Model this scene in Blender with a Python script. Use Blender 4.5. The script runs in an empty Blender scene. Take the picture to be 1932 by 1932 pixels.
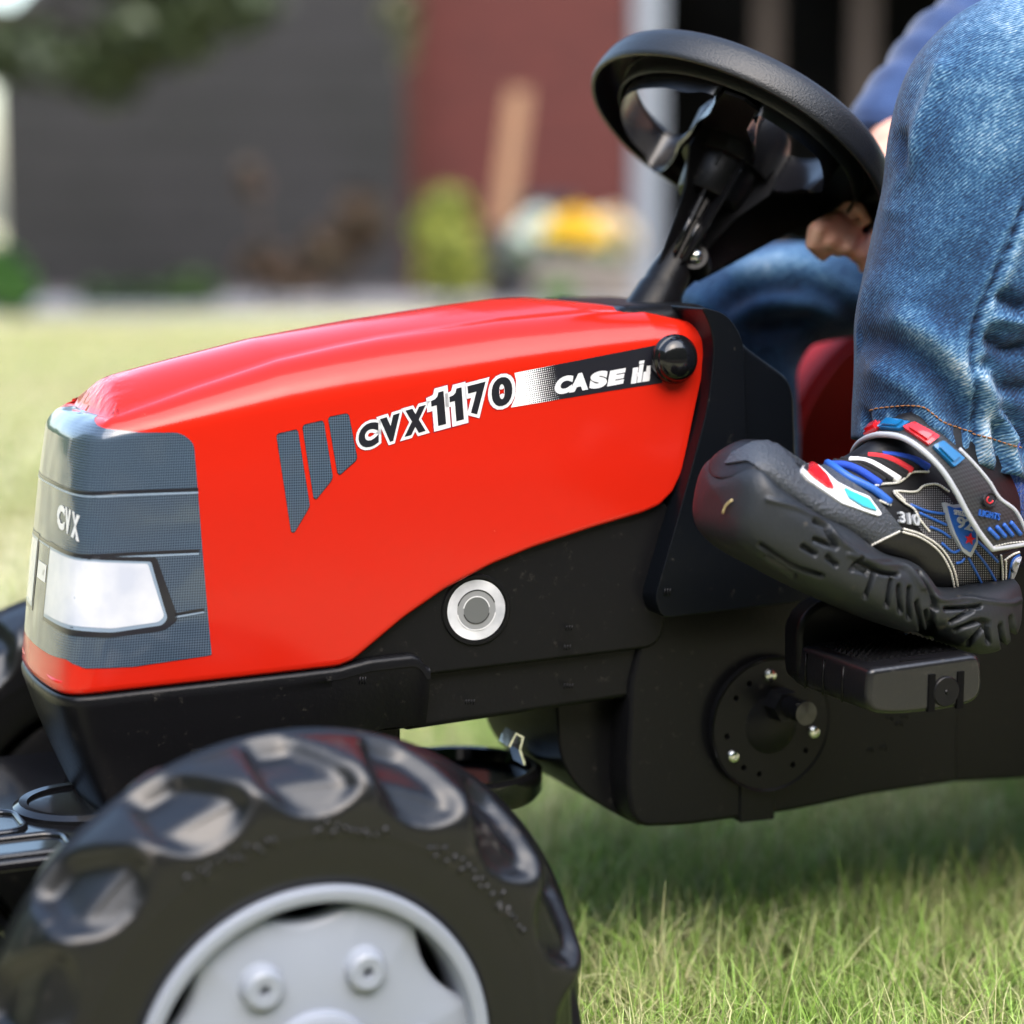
import bpy, bmesh, math, random
import numpy as np
from mathutils import Vector, Matrix, noise
from mathutils.bvhtree import BVHTree
from mathutils.geometry import tessellate_polygon
R = math.radians
random.seed(3); rng = np.random.default_rng(5)
SC = bpy.context.scene; COL = SC.collection

# ------------------------------------------------------------------ camera, world, sun, exposure
YAW, PITCH, FOC = R(24), R(8), 50 / 24 * 1932
CAMP = Vector((0, -1.08, .507))
cd = bpy.data.cameras.new('camera'); cam = bpy.data.objects.new('camera', cd); COL.objects.link(cam)
cam.location = CAMP; cam.rotation_euler = (R(90) - PITCH, 0, -YAW)
cd.sensor_width = 24; cd.lens = 50; cd.clip_start = .05; cd.clip_end = 400
cd.dof.use_dof = True; cd.dof.focus_distance = 1.095; cd.dof.aperture_fstop = 2.3; cd.dof.aperture_blades = 0
SC.camera = cam
W = bpy.data.worlds.new('World'); SC.world = W; W.use_nodes = True
nt = W.node_tree; bg = nt.nodes['Background']
sky = nt.nodes.new('ShaderNodeTexSky'); sky.sky_type = 'NISHITA'; sky.sun_disc = False
SUN_EL, SUN_AZ = 50, 192      # azimuth clockwise from +Y
sky.sun_elevation = R(SUN_EL); sky.sun_rotation = R(SUN_AZ); sky.air_density = 1.2; sky.dust_density = 2.5
hs = nt.nodes.new('ShaderNodeHueSaturation'); hs.inputs['Saturation'].default_value = 1.0
hs.inputs['Value'].default_value = 1.0
nt.links.new(sky.outputs[0], hs.inputs['Color']); nt.links.new(hs.outputs[0], bg.inputs['Color'])
bg.inputs['Strength'].default_value = .15
sd = bpy.data.lights.new('sun', 'SUN'); sd.energy = 1.5; sd.angle = R(78); sd.color = (1, .985, .97)
so = bpy.data.objects.new('sun', sd); COL.objects.link(so)
az = R(SUN_AZ); el = R(SUN_EL)
sdir = Vector((math.sin(az) * math.cos(el), math.cos(az) * math.cos(el), math.sin(el)))
so.rotation_euler = sdir.to_track_quat('Z', 'Y').to_euler(); so.location = sdir * 20
SC.view_settings.view_transform = 'Standard'; SC.view_settings.look = 'None'
SC.view_settings.exposure = 1.85; SC.view_settings.gamma = 1; SC.view_settings.use_curve_mapping = False
SC.render.engine = 'CYCLES'; SC.cycles.max_bounces = 8; SC.cycles.transparent_max_bounces = 8

# ------------------------------------------------------------------ picture ray helpers (1932 px frame) used to measure the place
FW = Vector((math.sin(YAW) * math.cos(PITCH), math.cos(YAW) * math.cos(PITCH), -math.sin(PITCH)))
RT = Vector((math.cos(YAW), -math.sin(YAW), 0)); UP = RT.cross(FW)
def ray(px, py): return FW + RT * ((px - 966) / FOC) - UP * ((py - 966) / FOC)
def P(px, py, Y=None, Z=None, X=None, T=None):
    d = ray(px, py)
    if T is not None: return CAMP + d * T
    i, v = (1, Y) if Y is not None else ((2, Z) if Z is not None else (0, X))
    return CAMP + d * ((v - CAMP[i]) / d[i])
def project(p):
    d = Vector(p) - CAMP; z = d.dot(FW)
    return 966 + FOC * d.dot(RT) / z, 966 - FOC * d.dot(UP) / z, z
def c2(x, y): return 635.5 + .4112 * x, 529.6 + .4112 * y
def c1(x, y): return .3838 * x, 529.6 + .3838 * y
def c4(x, y): return 1377 + .2873 * x, 741.4 + .2873 * y
def c3(x, y): return 1101.6 + .3015 * x, 42.4 + .3015 * y
def c5(x, y): return 1535.9 + .466 * x, .466 * y

# ------------------------------------------------------------------ object helpers
OFF = {}
def thing(name, label, cat, loc=(0, 0, 0), group=None):
    o = bpy.data.objects.new(name, None); COL.objects.link(o); o.location = loc; o.empty_display_size = .05
    o['label'] = label; o['category'] = cat; OFF[o.name] = Vector(loc)
    if group: o['group'] = group
    return o
def tag(o, label=None, cat=None, group=None, kind=None):
    for k, v in (('label', label), ('category', cat), ('group', group), ('kind', kind)):
        if v: o[k] = v
    return o
def root_off(o):
    while o is not None and o.parent is not None: o = o.parent
    return OFF.get(o.name, Vector()) if o is not None else Vector()
def mesh(name, V, F, mat, parent=None, smooth=True, loc=None, uv=None, col=None):
    """V in world coordinates; the object's origin sits at its thing's origin (or loc)"""
    off = root_off(parent) if parent is not None else Vector(loc or (0, 0, 0))
    V = np.asarray([tuple(v) for v in V] if not isinstance(V, np.ndarray) else V, dtype=np.float32) - np.array(off, dtype=np.float32)
    me = bpy.data.meshes.new(name)
    if isinstance(F, np.ndarray):
        n, k = F.shape
        me.vertices.add(len(V)); me.vertices.foreach_set('co', V.ravel())
        me.loops.add(n * k); me.loops.foreach_set('vertex_index', F.ravel().astype(np.int32))
        me.polygons.add(n); me.polygons.foreach_set('loop_start', np.arange(0, n * k, k, dtype=np.int32))
        me.update(calc_edges=True)
    else:
        me.from_pydata(V.tolist(), [], F)
    if uv is not None:
        l = me.uv_layers.new(name='UVMap'); vi = np.empty(len(me.loops), dtype=np.int32); me.loops.foreach_get('vertex_index', vi)
        l.data.foreach_set('uv', np.asarray(uv, dtype=np.float32)[vi].ravel())
    if col is not None:
        a = me.color_attributes.new('Col', 'FLOAT_COLOR', 'POINT')
        a.data.foreach_set('color', np.asarray(col, dtype=np.float32).ravel())
    if smooth: me.polygons.foreach_set('use_smooth', [True] * len(me.polygons))
    me.materials.append(mat)
    o = bpy.data.objects.new(name, me); COL.objects.link(o)
    if parent is not None: o.parent = parent
    else:
        o.location = off; OFF[o.name] = Vector(off)
    return o
def bevel(o, w, seg=3, ang=35):
    m = o.modifiers.new('b', 'BEVEL'); m.width = w; m.segments = seg; m.limit_method = 'ANGLE'; m.angle_limit = R(ang); m.harden_normals = True
    m.use_clamp_overlap = True
    return o
def from_bm(name, bm, mat, parent=None, smooth=True, loc=None):
    bm.verts.ensure_lookup_table(); bm.verts.index_update()
    V = [v.co.copy() for v in bm.verts]; F = [[v.index for v in f.verts] for f in bm.faces]
    bm.free(); return mesh(name, V, F, mat, parent, smooth, loc)
def fillet(pts, r, n=5):
    """round the corners of a 2D polygon; r a number or one per corner"""
    out = []; N = len(pts)
    for i in range(N):
        p = Vector(pts[i]).to_2d(); a = Vector(pts[i - 1]).to_2d(); b = Vector(pts[(i + 1) % N]).to_2d()
        ri = r[i] if isinstance(r, (list, tuple)) else r
        if ri <= 0: out.append(p); continue
        da, db = (a - p), (b - p); d = min(ri, da.length * .48, db.length * .48)
        s, e = p + da.normalized() * d, p + db.normalized() * d
        for k in range(n + 1):
            t = k / n; out.append(s * (1 - t) ** 2 + p * 2 * t * (1 - t) + e * t * t)
    return out
def prism_xz(name, poly, y0, y1, mat, parent, bw=0, seg=3, scale_back=None):
    """poly of (x, z); y0 near side, y1 far side"""
    n = len(poly); V = [(p[0], y0, p[1]) for p in poly] + [(p[0], y1, p[1]) for p in poly]
    F = [list(range(n))[::1], list(range(2 * n - 1, n - 1, -1))]
    F += [[i, i + n, (i + 1) % n + n, (i + 1) % n] for i in range(n)]
    bm = bmesh.new(); vs = [bm.verts.new(v) for v in V]
    for f in F: bm.faces.new([vs[i] for i in f])
    bmesh.ops.recalc_face_normals(bm, faces=bm.faces)
    o = from_bm(name, bm, mat, parent)
    if bw: bevel(o, bw, seg, 50)
    else: o.data.polygons.foreach_set('use_smooth', [False] * len(o.data.polygons))
    return o
def pxz(pts, Y): return [(lambda q: (q.x, q.z))(P(x, y, Y=Y)) for x, y in pts]
def box(name, lo, hi, mat, parent=None, bw=.002, loc=None):
    x0, y0, z0 = lo; x1, y1, z1 = hi
    V = [(x, y, z) for x in (x0, x1) for y in (y0, y1) for z in (z0, z1)]
    F = [[0, 1, 3, 2], [4, 6, 7, 5], [0, 4, 5, 1], [2, 3, 7, 6], [0, 2, 6, 4], [1, 5, 7, 3]]
    o = mesh(name, V, F, mat, parent, bw > 0, loc)
    if bw: bevel(o, bw)
    return o
def frame_of(n):
    n = Vector(n).normalized(); u = n.cross(Vector((0, 0, 1)))
    if u.length < 1e-3: u = Vector((1, 0, 0))
    u.normalize(); return u, n.cross(u), n
def lathe(name, prof, c, n, mat, parent, seg=64, loc=None, udir=None):
    """prof = [(radius, height along n)]"""
    u, v, n = frame_of(n)
    if udir is not None:
        u = Vector(udir).normalized(); v = Vector(n).cross(u)
    c = Vector(c); V = []; F = []; k = len(prof)
    for i in range(seg):
        a = 2 * math.pi * i / seg; d = u * math.cos(a) + v * math.sin(a)
        for r, h in prof: V.append(c + d * max(r, 1e-5) + n * h)
    for i in range(seg):
        j = (i + 1) % seg
        for q in range(k - 1): F.append([i * k + q, j * k + q, j * k + q + 1, i * k + q + 1])
    o = mesh(name, V, F, mat, parent, True, loc)
    m = o.data; m.set_sharp_from_angle(angle=R(38)); return o
def tube_geo(pts, rad, seg=10, close=False, flat=None):
    pts = [Vector(p) for p in pts]; n = len(pts); V = []; F = []
    rad = rad if isinstance(rad, (list, tuple, np.ndarray)) else [rad] * n
    T = [((pts[min(i + 1, n - 1)] if not close else pts[(i + 1) % n]) - (pts[max(i - 1, 0)] if not close else pts[i - 1])).normalized() for i in range(n)]
    u = T[0].orthogonal().normalized()
    for i in range(n):
        u = (u - T[i] * u.dot(T[i])).normalized(); v = T[i].cross(u)
        for k in range(seg):
            a = 2 * math.pi * k / seg; V.append(pts[i] + (u * math.cos(a) + v * math.sin(a)) * rad[i])
    m = n if close else n - 1
    for i in range(m):
        j = (i + 1) % n
        for k in range(seg):
            F.append([i * seg + k, i * seg + (k + 1) % seg, j * seg + (k + 1) % seg, j * seg + k])
    if not close:
        F.append(list(range(seg))[::-1]); F.append([(n - 1) * seg + k for k in range(seg)])
    return V, F
class MB:
    def __init__(s): s.V = []; s.F = []
    def add(s, VF):
        b = len(s.V); s.V += [Vector(v) for v in VF[0]]; s.F += [[b + i for i in f] for f in VF[1]]; return s
    def build(s, name, mat, parent=None, smooth=True, loc=None): return mesh(name, s.V, s.F, mat, parent, smooth, loc)
def spline(pts, n):
    """Catmull-Rom through points (any dimension), n samples"""
    p = np.asarray(pts, float); k = len(p)
    d = np.r_[0, np.cumsum(np.linalg.norm(np.diff(p, axis=0), axis=1))]
    t = np.linspace(0, d[-1], n); m = np.zeros_like(p)
    m[1:-1] = (p[2:] - p[:-2]) / (d[2:] - d[:-2])[:, None]; m[0] = (p[1] - p[0]) / (d[1] - d[0]); m[-1] = (p[-1] - p[-2]) / (d[-1] - d[-2])
    i = np.clip(np.searchsorted(d, t, side='right') - 1, 0, k - 2); h = (d[i + 1] - d[i])[:, None]; s = ((t - d[i])[:, None]) / h
    return (2 * s**3 - 3 * s**2 + 1) * p[i] + (s**3 - 2 * s**2 + s) * h * m[i] + (-2 * s**3 + 3 * s**2) * p[i + 1] + (s**3 - s**2) * h * m[i + 1]
def grid_faces(nu, nv, wrap_u=False):
    F = []
    for i in range(nu if wrap_u else nu - 1):
        j = (i + 1) % nu
        for q in range(nv - 1): F.append([i * nv + q, j * nv + q, j * nv + q + 1, i * nv + q + 1])
    return F

# ------------------------------------------------------------------ materials
def mat(name, col=(.5, .5, .5), rough=.5, spec=.5, metal=0, coat=0, coatr=.05, bump=None, var=None, sheen=0, attr=None, trans=0):
    """bump=(scale, strength, distance), var=(scale, dark colour, light colour, low, high)"""
    m = bpy.data.materials.new(name); m.use_nodes = True; t = m.node_tree; b = t.nodes['Principled BSDF']
    b.inputs['Base Color'].default_value = (*col, 1); b.inputs['Roughness'].default_value = rough
    b.inputs['Metallic'].default_value = metal; b.inputs['Specular IOR Level'].default_value = spec
    b.inputs['Coat Weight'].default_value = coat; b.inputs['Coat Roughness'].default_value = coatr
    b.inputs['Sheen Weight'].default_value = sheen
    tc = t.nodes.new('ShaderNodeTexCoord')
    if var:
        n = t.nodes.new('ShaderNodeTexNoise'); n.inputs['Scale'].default_value = var[0]; n.inputs['Detail'].default_value = 6
        r = t.nodes.new('ShaderNodeValToRGB'); r.color_ramp.elements[0].position = var[3]; r.color_ramp.elements[1].position = var[4]
        r.color_ramp.elements[0].color = (*var[1], 1); r.color_ramp.elements[1].color = (*var[2], 1)
        t.links.new(tc.outputs['Object'], n.inputs['Vector']); t.links.new(n.outputs['Fac'], r.inputs['Fac'])
        t.links.new(r.outputs[0], b.inputs['Base Color'])
    if attr:
        a = t.nodes.new('ShaderNodeAttribute'); a.attribute_name = attr; t.links.new(a.outputs['Color'], b.inputs['Base Color'])
    if bump:
        n = t.nodes.new('ShaderNodeTexNoise'); n.inputs['Scale'].default_value = bump[0]; n.inputs['Detail'].default_value = 3
        p = t.nodes.new('ShaderNodeBump'); p.inputs['Strength'].default_value = bump[1]; p.inputs['Distance'].default_value = bump[2]
        t.links.new(tc.outputs['Object'], n.inputs['Vector']); t.links.new(n.outputs['Fac'], p.inputs['Height']); t.links.new(p.outputs[0], b.inputs['Normal'])
    return m
def dusty(m, scale=60, lo=.62, hi=.75, col=(.3, .27, .2), amt=.5, rough=.7):
    """sparse specks of dry dirt on a surface"""
    t = m.node_tree; b = t.nodes['Principled BSDF']; tc = t.nodes.new('ShaderNodeTexCoord')
    n = t.nodes.new('ShaderNodeTexNoise'); n.inputs['Scale'].default_value = scale; n.inputs['Detail'].default_value = 8; n.inputs['Roughness'].default_value = .75
    mr = t.nodes.new('ShaderNodeMapRange'); mr.inputs['From Min'].default_value = lo; mr.inputs['From Max'].default_value = hi; mr.inputs['To Max'].default_value = amt
    mx = t.nodes.new('ShaderNodeMix'); mx.data_type = 'RGBA'; mx.inputs['B'].default_value = (*col, 1)
    src = b.inputs['Base Color']
    if src.is_linked: t.links.new(src.links[0].from_socket, mx.inputs['A'])
    else: mx.inputs['A'].default_value = src.default_value
    t.links.new(tc.outputs['Object'], n.inputs['Vector']); t.links.new(n.outputs['Fac'], mr.inputs['Value'])
    t.links.new(mr.outputs[0], mx.inputs['Factor']); t.links.new(mx.outputs['Result'], src)
    r = t.nodes.new('ShaderNodeMapRange'); r.inputs['From Max'].default_value = amt; r.inputs['To Min'].default_value = b.inputs['Roughness'].default_value; r.inputs['To Max'].default_value = rough
    t.links.new(mr.outputs[0], r.inputs['Value']); t.links.new(r.outputs[0], b.inputs['Roughness'])
    return m
def dots_mat(name, c0, c1_, pitch, rough=.3, ang=0, uvs=True, thr=None, grad=None, lohi=(-.6, .6)):
    """a printed raster of dots; thr threshold, grad=(u0,u1) makes it a halftone fade"""
    m = mat(name, c0, rough, .5); t = m.node_tree; b = t.nodes['Principled BSDF']; N = t.nodes.new; L = t.links.new
    tc = N('ShaderNodeTexCoord'); mp = N('ShaderNodeMapping'); mp.inputs['Rotation'].default_value = (0, 0, ang)
    L(tc.outputs['UV'], mp.inputs['Vector']); sp = N('ShaderNodeSeparateXYZ'); L(mp.outputs[0], sp.inputs[0])
    def M(op, a, bb=None):
        n = N('ShaderNodeMath'); n.operation = op
        for i, v in enumerate((a, bb)):
            if v is None: continue
            if isinstance(v, (int, float)): n.inputs[i].default_value = v
            else: L(v, n.inputs[i])
        return n.outputs[0]
    a = M('ADD', sp.outputs[0], sp.outputs[1]); d = M('SUBTRACT', sp.outputs[0], sp.outputs[1])
    sx = M('SINE', M('MULTIPLY', a, math.pi / pitch)); sy = M('SINE', M('MULTIPLY', d, math.pi / pitch))
    v = M('MULTIPLY', sx, sy)
    if grad:
        mr = N('ShaderNodeMapRange'); mr.inputs['From Min'].default_value = grad[0]; mr.inputs['From Max'].default_value = grad[1]
        mr.inputs['To Min'].default_value = 1.1; mr.inputs['To Max'].default_value = -1.1; mr.clamp = False
        L(sp.outputs[0], mr.inputs['Value']); f = M('GREATER_THAN', v, mr.outputs[0])
    else:
        mr = N('ShaderNodeMapRange'); mr.inputs['From Min'].default_value = lohi[0]; mr.inputs['From Max'].default_value = lohi[1]; L(v, mr.inputs['Value']); f = mr.outputs[0]
    mx = N('ShaderNodeMix'); mx.data_type = 'RGBA'; mx.inputs['A'].default_value = (*c0, 1); mx.inputs['B'].default_value = (*c1_, 1)
    L(f, mx.inputs['Factor']); L(mx.outputs['Result'], b.inputs['Base Color'])
    return m
M_RED = dusty(mat('red_plastic', (.52, .014, .005), .18, .30, coat=.08, coatr=.07, bump=(26, .06, .004)), 90, .70, .76, (.8, .35, .25), .35, .4)
_t = M_RED.node_tree; _N = _t.nodes.new; _tc = _N('ShaderNodeTexCoord'); _sp = _N('ShaderNodeSeparateXYZ'); _t.links.new(_tc.outputs['Object'], _sp.inputs[0])
_m1 = _N('ShaderNodeMapRange'); _m1.inputs['From Min'].default_value = -.352; _m1.inputs['From Max'].default_value = -.375; _t.links.new(_sp.outputs[0], _m1.inputs['Value'])      # dented and rubbed nose edge
_m2 = _N('ShaderNodeMapRange'); _m2.inputs['From Min'].default_value = .404; _m2.inputs['From Max'].default_value = .415; _t.links.new(_sp.outputs[2], _m2.inputs['Value'])
_mm = _N('ShaderNodeMath'); _mm.operation = 'MULTIPLY'; _t.links.new(_m1.outputs[0], _mm.inputs[0]); _t.links.new(_m2.outputs[0], _mm.inputs[1])
_nn = _N('ShaderNodeTexNoise'); _nn.inputs['Scale'].default_value = 110; _nn.inputs['Detail'].default_value = 3; _t.links.new(_tc.outputs['Object'], _nn.inputs['Vector'])
_mh = _N('ShaderNodeMath'); _mh.operation = 'MULTIPLY'; _t.links.new(_mm.outputs[0], _mh.inputs[0]); _t.links.new(_nn.outputs['Fac'], _mh.inputs[1])
_bb = _N('ShaderNodeBump'); _bb.inputs['Strength'].default_value = .9; _bb.inputs['Distance'].default_value = .0018; _t.links.new(_mh.outputs[0], _bb.inputs['Height'])
_old = _t.nodes['Principled BSDF'].inputs['Normal'].links[0].from_socket; _t.links.new(_old, _bb.inputs['Normal'])
for _k in ('Normal', 'Coat Normal'): _t.links.new(_bb.outputs[0], _t.nodes['Principled BSDF'].inputs[_k])
M_BLK = dusty(mat('black_plastic', (.006, .006, .007), .32, .15, bump=(420, .16, .0007)), 150, .60, .72, (.16, .145, .12), .22)
M_COWL = dusty(mat('cowl_plastic', (.003, .004, .006), .38, .16, bump=(420, .12, .0006)), 150, .62, .74, (.16, .145, .12), .15)
M_GRN = mat('grained_black_plastic', (.010, .011, .013), .40, .5, bump=(900, .5, .0007))
M_GLS = mat('glossy_black_plastic', (.006, .006, .007), .12, .5, bump=(30, .08, .002))
M_TYR = dusty(mat('black_tyre', (.005, .005, .006), .34, .55, bump=(60, .15, .002)), 40, .60, .72, (.10, .085, .07), .5)
M_RIM = mat('silver_rim', (.25, .275, .325), .38, .5, bump=(200, .1, .001))
M_MET = mat('screw_metal', (.75, .75, .73), .18, .5, metal=1, bump=(300, .2, .001))
M_HOLE = mat('deep_black', (.002, .002, .002), .9, .1)
M_WHITE = mat('white_print', (.70, .70, .72), .25, coat=.4)
M_DARK = mat('dark_print', (.012, .012, .018), .28, coat=.4)
M_MAROON = mat('maroon_print', (.30, .01, .03), .28, coat=.4)
M_GREY = mat('grey_print', (.30, .31, .34), .28, coat=.4)
M_BLUEG = mat('blue_grey_print', (.22, .29, .38), .28, coat=.4)
M_RASTER = dots_mat('grille_print', (.020, .032, .050), (.075, .108, .155), .0013, .2)
M_LAMP = mat('lamp_print', (.6, .62, .68), .16, coat=.5, var=(38, (.50, .53, .62), (.66, .67, .71), .35, .65))
M_RASTER.node_tree.nodes['Principled BSDF'].inputs['Coat Weight'].default_value = .5
_bt = M_RASTER.node_tree; _n = _bt.nodes.new('ShaderNodeTexNoise'); _n.inputs['Scale'].default_value = 28; _n.inputs['Detail'].default_value = 1
_b = _bt.nodes.new('ShaderNodeBump'); _b.inputs['Strength'].default_value = .5; _b.inputs['Distance'].default_value = .004
_tc = _bt.nodes.new('ShaderNodeTexCoord'); _bt.links.new(_tc.outputs['Object'], _n.inputs['Vector']); _bt.links.new(_n.outputs['Fac'], _b.inputs['Height'])
_bt.links.new(_b.outputs[0], _bt.nodes['Principled BSDF'].inputs['Normal']); _bt.links.new(_b.outputs[0], _bt.nodes['Principled BSDF'].inputs['Coat Normal'])

# ------------------------------------------------------------------ ground, lawn
def lawn_tint(x, y):
    """0 dry straw .. 1 green, from broad patches"""
    return .5 + .5 * noise.noise(Vector((x * 1.1 + 3, y * 1.1, .3))) + .3 * noise.noise(Vector((x * 4, y * 4, 2.)))
GZ = .045
M_SOIL = mat('lawn_soil', (.1, .09, .05), .95, .2, var=(9, (.34, .32, .17), (.62, .58, .37), .35, .65), bump=(60, .8, .02))
g = mesh('lawn', [(-40, -30, GZ), (60, -30, GZ), (60, 60, GZ), (-40, 60, GZ)], [[0, 1, 2, 3]], M_SOIL, None, False); tag(g, kind='structure')
M_EARTH = mat('brown_earth', (.09, .065, .045), .95, .1, var=(14, (.055, .038, .026), (.13, .095, .065), .3, .7), bump=(50, .8, .02))
tag(mesh('added_earth', [(-7, -5.5, GZ + .004), (6, -5.5, GZ + .004), (6, -1.75, GZ + .004), (-1.2, -1.75, GZ + .004), (-7, -3.0, GZ + .004)], [[0, 1, 2, 3, 4]], M_EARTH, None, False), kind='structure')      # unseen bare ground added behind the photographer to darken and brown reflections
def blades(n, xs, ys, lmin, lmax, wid, seg, green, name, gain=1, curl=.6):
    """grass blades as curved tapering strips"""
    x, y = xs, ys; n = len(x)
    L = rng.uniform(lmin, lmax, n) * (1 - .35 * (rng.random(n) < .3)); az = rng.uniform(0, 2 * math.pi, n); lean = np.abs(rng.normal(.35, .35, n)).clip(0, 1.3)
    cu = rng.normal(curl, .8, n); kink = rng.normal(0, 1.5, n)
    t = np.linspace(0, 1, seg + 1)[None, :]
    ang = lean[:, None] + cu[:, None] * t ** 1.5; ang = np.clip(ang, -2.1, 2.1)
    a2 = az[:, None] + kink[:, None] * t * 1.6
    ds = (L[:, None] / seg); hx = np.cumsum(np.sin(ang) * np.cos(a2) * ds, 1); hy = np.cumsum(np.sin(ang) * np.sin(a2) * ds, 1); hz = np.cumsum(np.cos(ang) * ds, 1)
    z0 = np.zeros((n, 1)); cx = x[:, None] + np.c_[z0, hx[:, :-1]]; cy = y[:, None] + np.c_[z0, hy[:, :-1]]; cz = np.c_[z0, hz[:, :-1]] + GZ
    w = wid * rng.uniform(.5, 1.3, n)[:, None] * (1 - t ** 1.6 * .85) * .5
    wa = rng.uniform(0, math.pi, n)[:, None]; wx, wy = np.cos(wa) * w, np.sin(wa) * w
    V = np.stack([np.stack([cx - wx, cy - wy, cz], -1), np.stack([cx + wx, cy + wy, cz], -1)], 2).reshape(-1, 3)
    b = np.arange(n)[:, None] * (2 * (seg + 1)); k = np.arange(seg)[None, :] * 2; q = b + k
    F = np.stack([q, q + 1, q + 3, q + 2], -1).reshape(-1, 4)
    gr = green(x, y); r = rng.random(n); dry = r > gr
    base = np.where(dry[:, None], np.array([[.66, .60, .34]]), np.array([[.22, .47, .03]]))
    base = base * rng.uniform(.45, 1.45, (n, 1)) + rng.normal(0, .012, (n, 3)); mixg = rng.random((n, 1)) * .45; base = base * (1 - mixg) + np.array([[.42, .54, .12]]) * mixg
    root = np.array([[.16, .16, .07]]); tipc = np.array([[.62, .62, .36]]); tt = np.clip(t[..., None] * 1.5 - .5, 0, 1) * .38; c = (base[:, None, :] * (1 - tt) + tipc[:, None, :] * tt) * (.05 + .95 * t[..., None] ** 1.1) + root[:, None, :] * (.65 - .65 * t[..., None]) * .12  # near-black roots paint in the shade between blades
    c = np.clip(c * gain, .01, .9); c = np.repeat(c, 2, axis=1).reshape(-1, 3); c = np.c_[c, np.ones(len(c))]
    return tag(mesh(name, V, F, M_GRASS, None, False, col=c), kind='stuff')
M_GRASS = mat('grass_blade', (.3, .3, .1), .55, .3, attr='Col')
_t = M_GRASS.node_tree; _tr = _t.nodes.new('ShaderNodeBsdfTranslucent'); _mx = _t.nodes.new('ShaderNodeMixShader'); _mx.inputs[0].default_value = .2
_a = _t.nodes.new('ShaderNodeAttribute'); _a.attribute_name = 'Col'; _t.links.new(_a.outputs['Color'], _tr.inputs['Color'])
_t.links.new(_t.nodes['Principled BSDF'].outputs[0], _mx.inputs[1]); _t.links.new(_tr.outputs[0], _mx.inputs[2]); _t.links.new(_mx.outputs[0], _t.nodes['Material Output'].inputs[0])
def gfun(lo, hi, sc=1.3, gx=0):
    def f(x, y):
        v = np.array([noise.noise(Vector((a * sc * 2.1 + 1.7, b * sc * 2.1, .3))) + .5 * noise.noise(Vector((a * sc * 7, b * sc * 7, 5.1))) for a, b in zip(x, y)])
        return np.clip(lo + (hi - lo) * (.5 + .9 * v) + gx * (x - .80), .03, .97)
    return f
def scatter(n, x0, x1, y0, y1, keep=None):
    x = rng.uniform(x0, x1, n); y = rng.uniform(y0, y1, n)
    # tufts: pull blades together
    k = rng.random(n) < .55; cx = np.round(x / .035 + rng.normal(0, .05, n)) * .035; cy = np.round(y / .035 + rng.normal(0, .05, n)) * .035
    j = rng.normal(0, .008, (2, n)); x = np.where(k, cx + .011 * np.sin(cy * 91) + j[0], x); y = np.where(k, cy + .011 * np.cos(cx * 77) + j[1], y)
    if keep is not None: m = keep(x, y); x, y = x[m], y[m]
    return x, y
def near_zone(x, y): return (y > -.62) & (x > -.1 + .0 * y) & (x < .62 * (y + 1.3) + .62)
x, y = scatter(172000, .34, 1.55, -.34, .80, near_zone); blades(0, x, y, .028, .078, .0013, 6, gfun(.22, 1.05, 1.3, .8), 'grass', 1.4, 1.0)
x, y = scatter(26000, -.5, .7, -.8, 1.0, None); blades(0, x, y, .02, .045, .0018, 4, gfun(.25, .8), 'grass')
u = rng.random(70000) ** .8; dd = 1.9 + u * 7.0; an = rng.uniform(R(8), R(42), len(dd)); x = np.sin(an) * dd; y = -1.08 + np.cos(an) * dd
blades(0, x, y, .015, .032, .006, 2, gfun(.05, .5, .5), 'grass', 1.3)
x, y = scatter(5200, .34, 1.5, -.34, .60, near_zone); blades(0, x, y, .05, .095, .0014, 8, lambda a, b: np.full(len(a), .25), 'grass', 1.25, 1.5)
# ------------------------------------------------------------------ the yard behind
def G(px, py): return P(px, py, Z=0)
M_GWALL = mat('grey_cladding', (.045, .046, .047), .8, .3, var=(1.5, (.015, .0155, .0155), (.023, .022, .024), .3, .7), bump=(40, .3, .01))
M_DROOF = mat('dark_roof', (.03, .03, .032), .8); M_PAVE = mat('grey_paving', (.27, .27, .28), .85, var=(6, (.20, .20, .21), (.34, .34, .34), .35, .65))
def brick_mat():
    m = mat('red_brick', (.2, .05, .04), .85); t = m.node_tree; b = t.nodes['Principled BSDF']
    bt = t.nodes.new('ShaderNodeTexBrick'); tc = t.nodes.new('ShaderNodeTexCoord'); mp = t.nodes.new('ShaderNodeMapping'); mp.inputs['Rotation'].default_value = (R(90), 0, R(0))
    bt.inputs['Scale'].default_value = 4.4; bt.inputs['Color1'].default_value = (.055, .0075, .0055, 1); bt.inputs['Color2'].default_value = (.072, .0105, .0075, 1); bt.inputs['Mortar'].default_value = (.066, .018, .014, 1); bt.inputs['Mortar Size'].default_value = .012
    t.links.new(tc.outputs['Object'], mp.inputs[0]); t.links.new(mp.outputs[0], bt.inputs['Vector']); t.links.new(bt.outputs[0], b.inputs['Base Color']); return m
M_BRICK = brick_mat(); M_POST = mat('pale_grey_paint', (.17, .19, .22), .5, bump=(30, .1, .002)); M_INT = mat('dark_interior', (.012, .012, .012), .9, .2)  # M_INT is near black: the doorway's darkness is painted into its walls
M_PLANK = mat('orange_wood', (.38, .16, .07), .6, var=(14, (.12, .050, .010), (.17, .072, .016), .3, .7)); M_WOODG = mat('weathered_wood', (.23, .20, .18), .8, var=(18, (.17, .15, .13), (.30, .26, .23), .3, .7))
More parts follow.
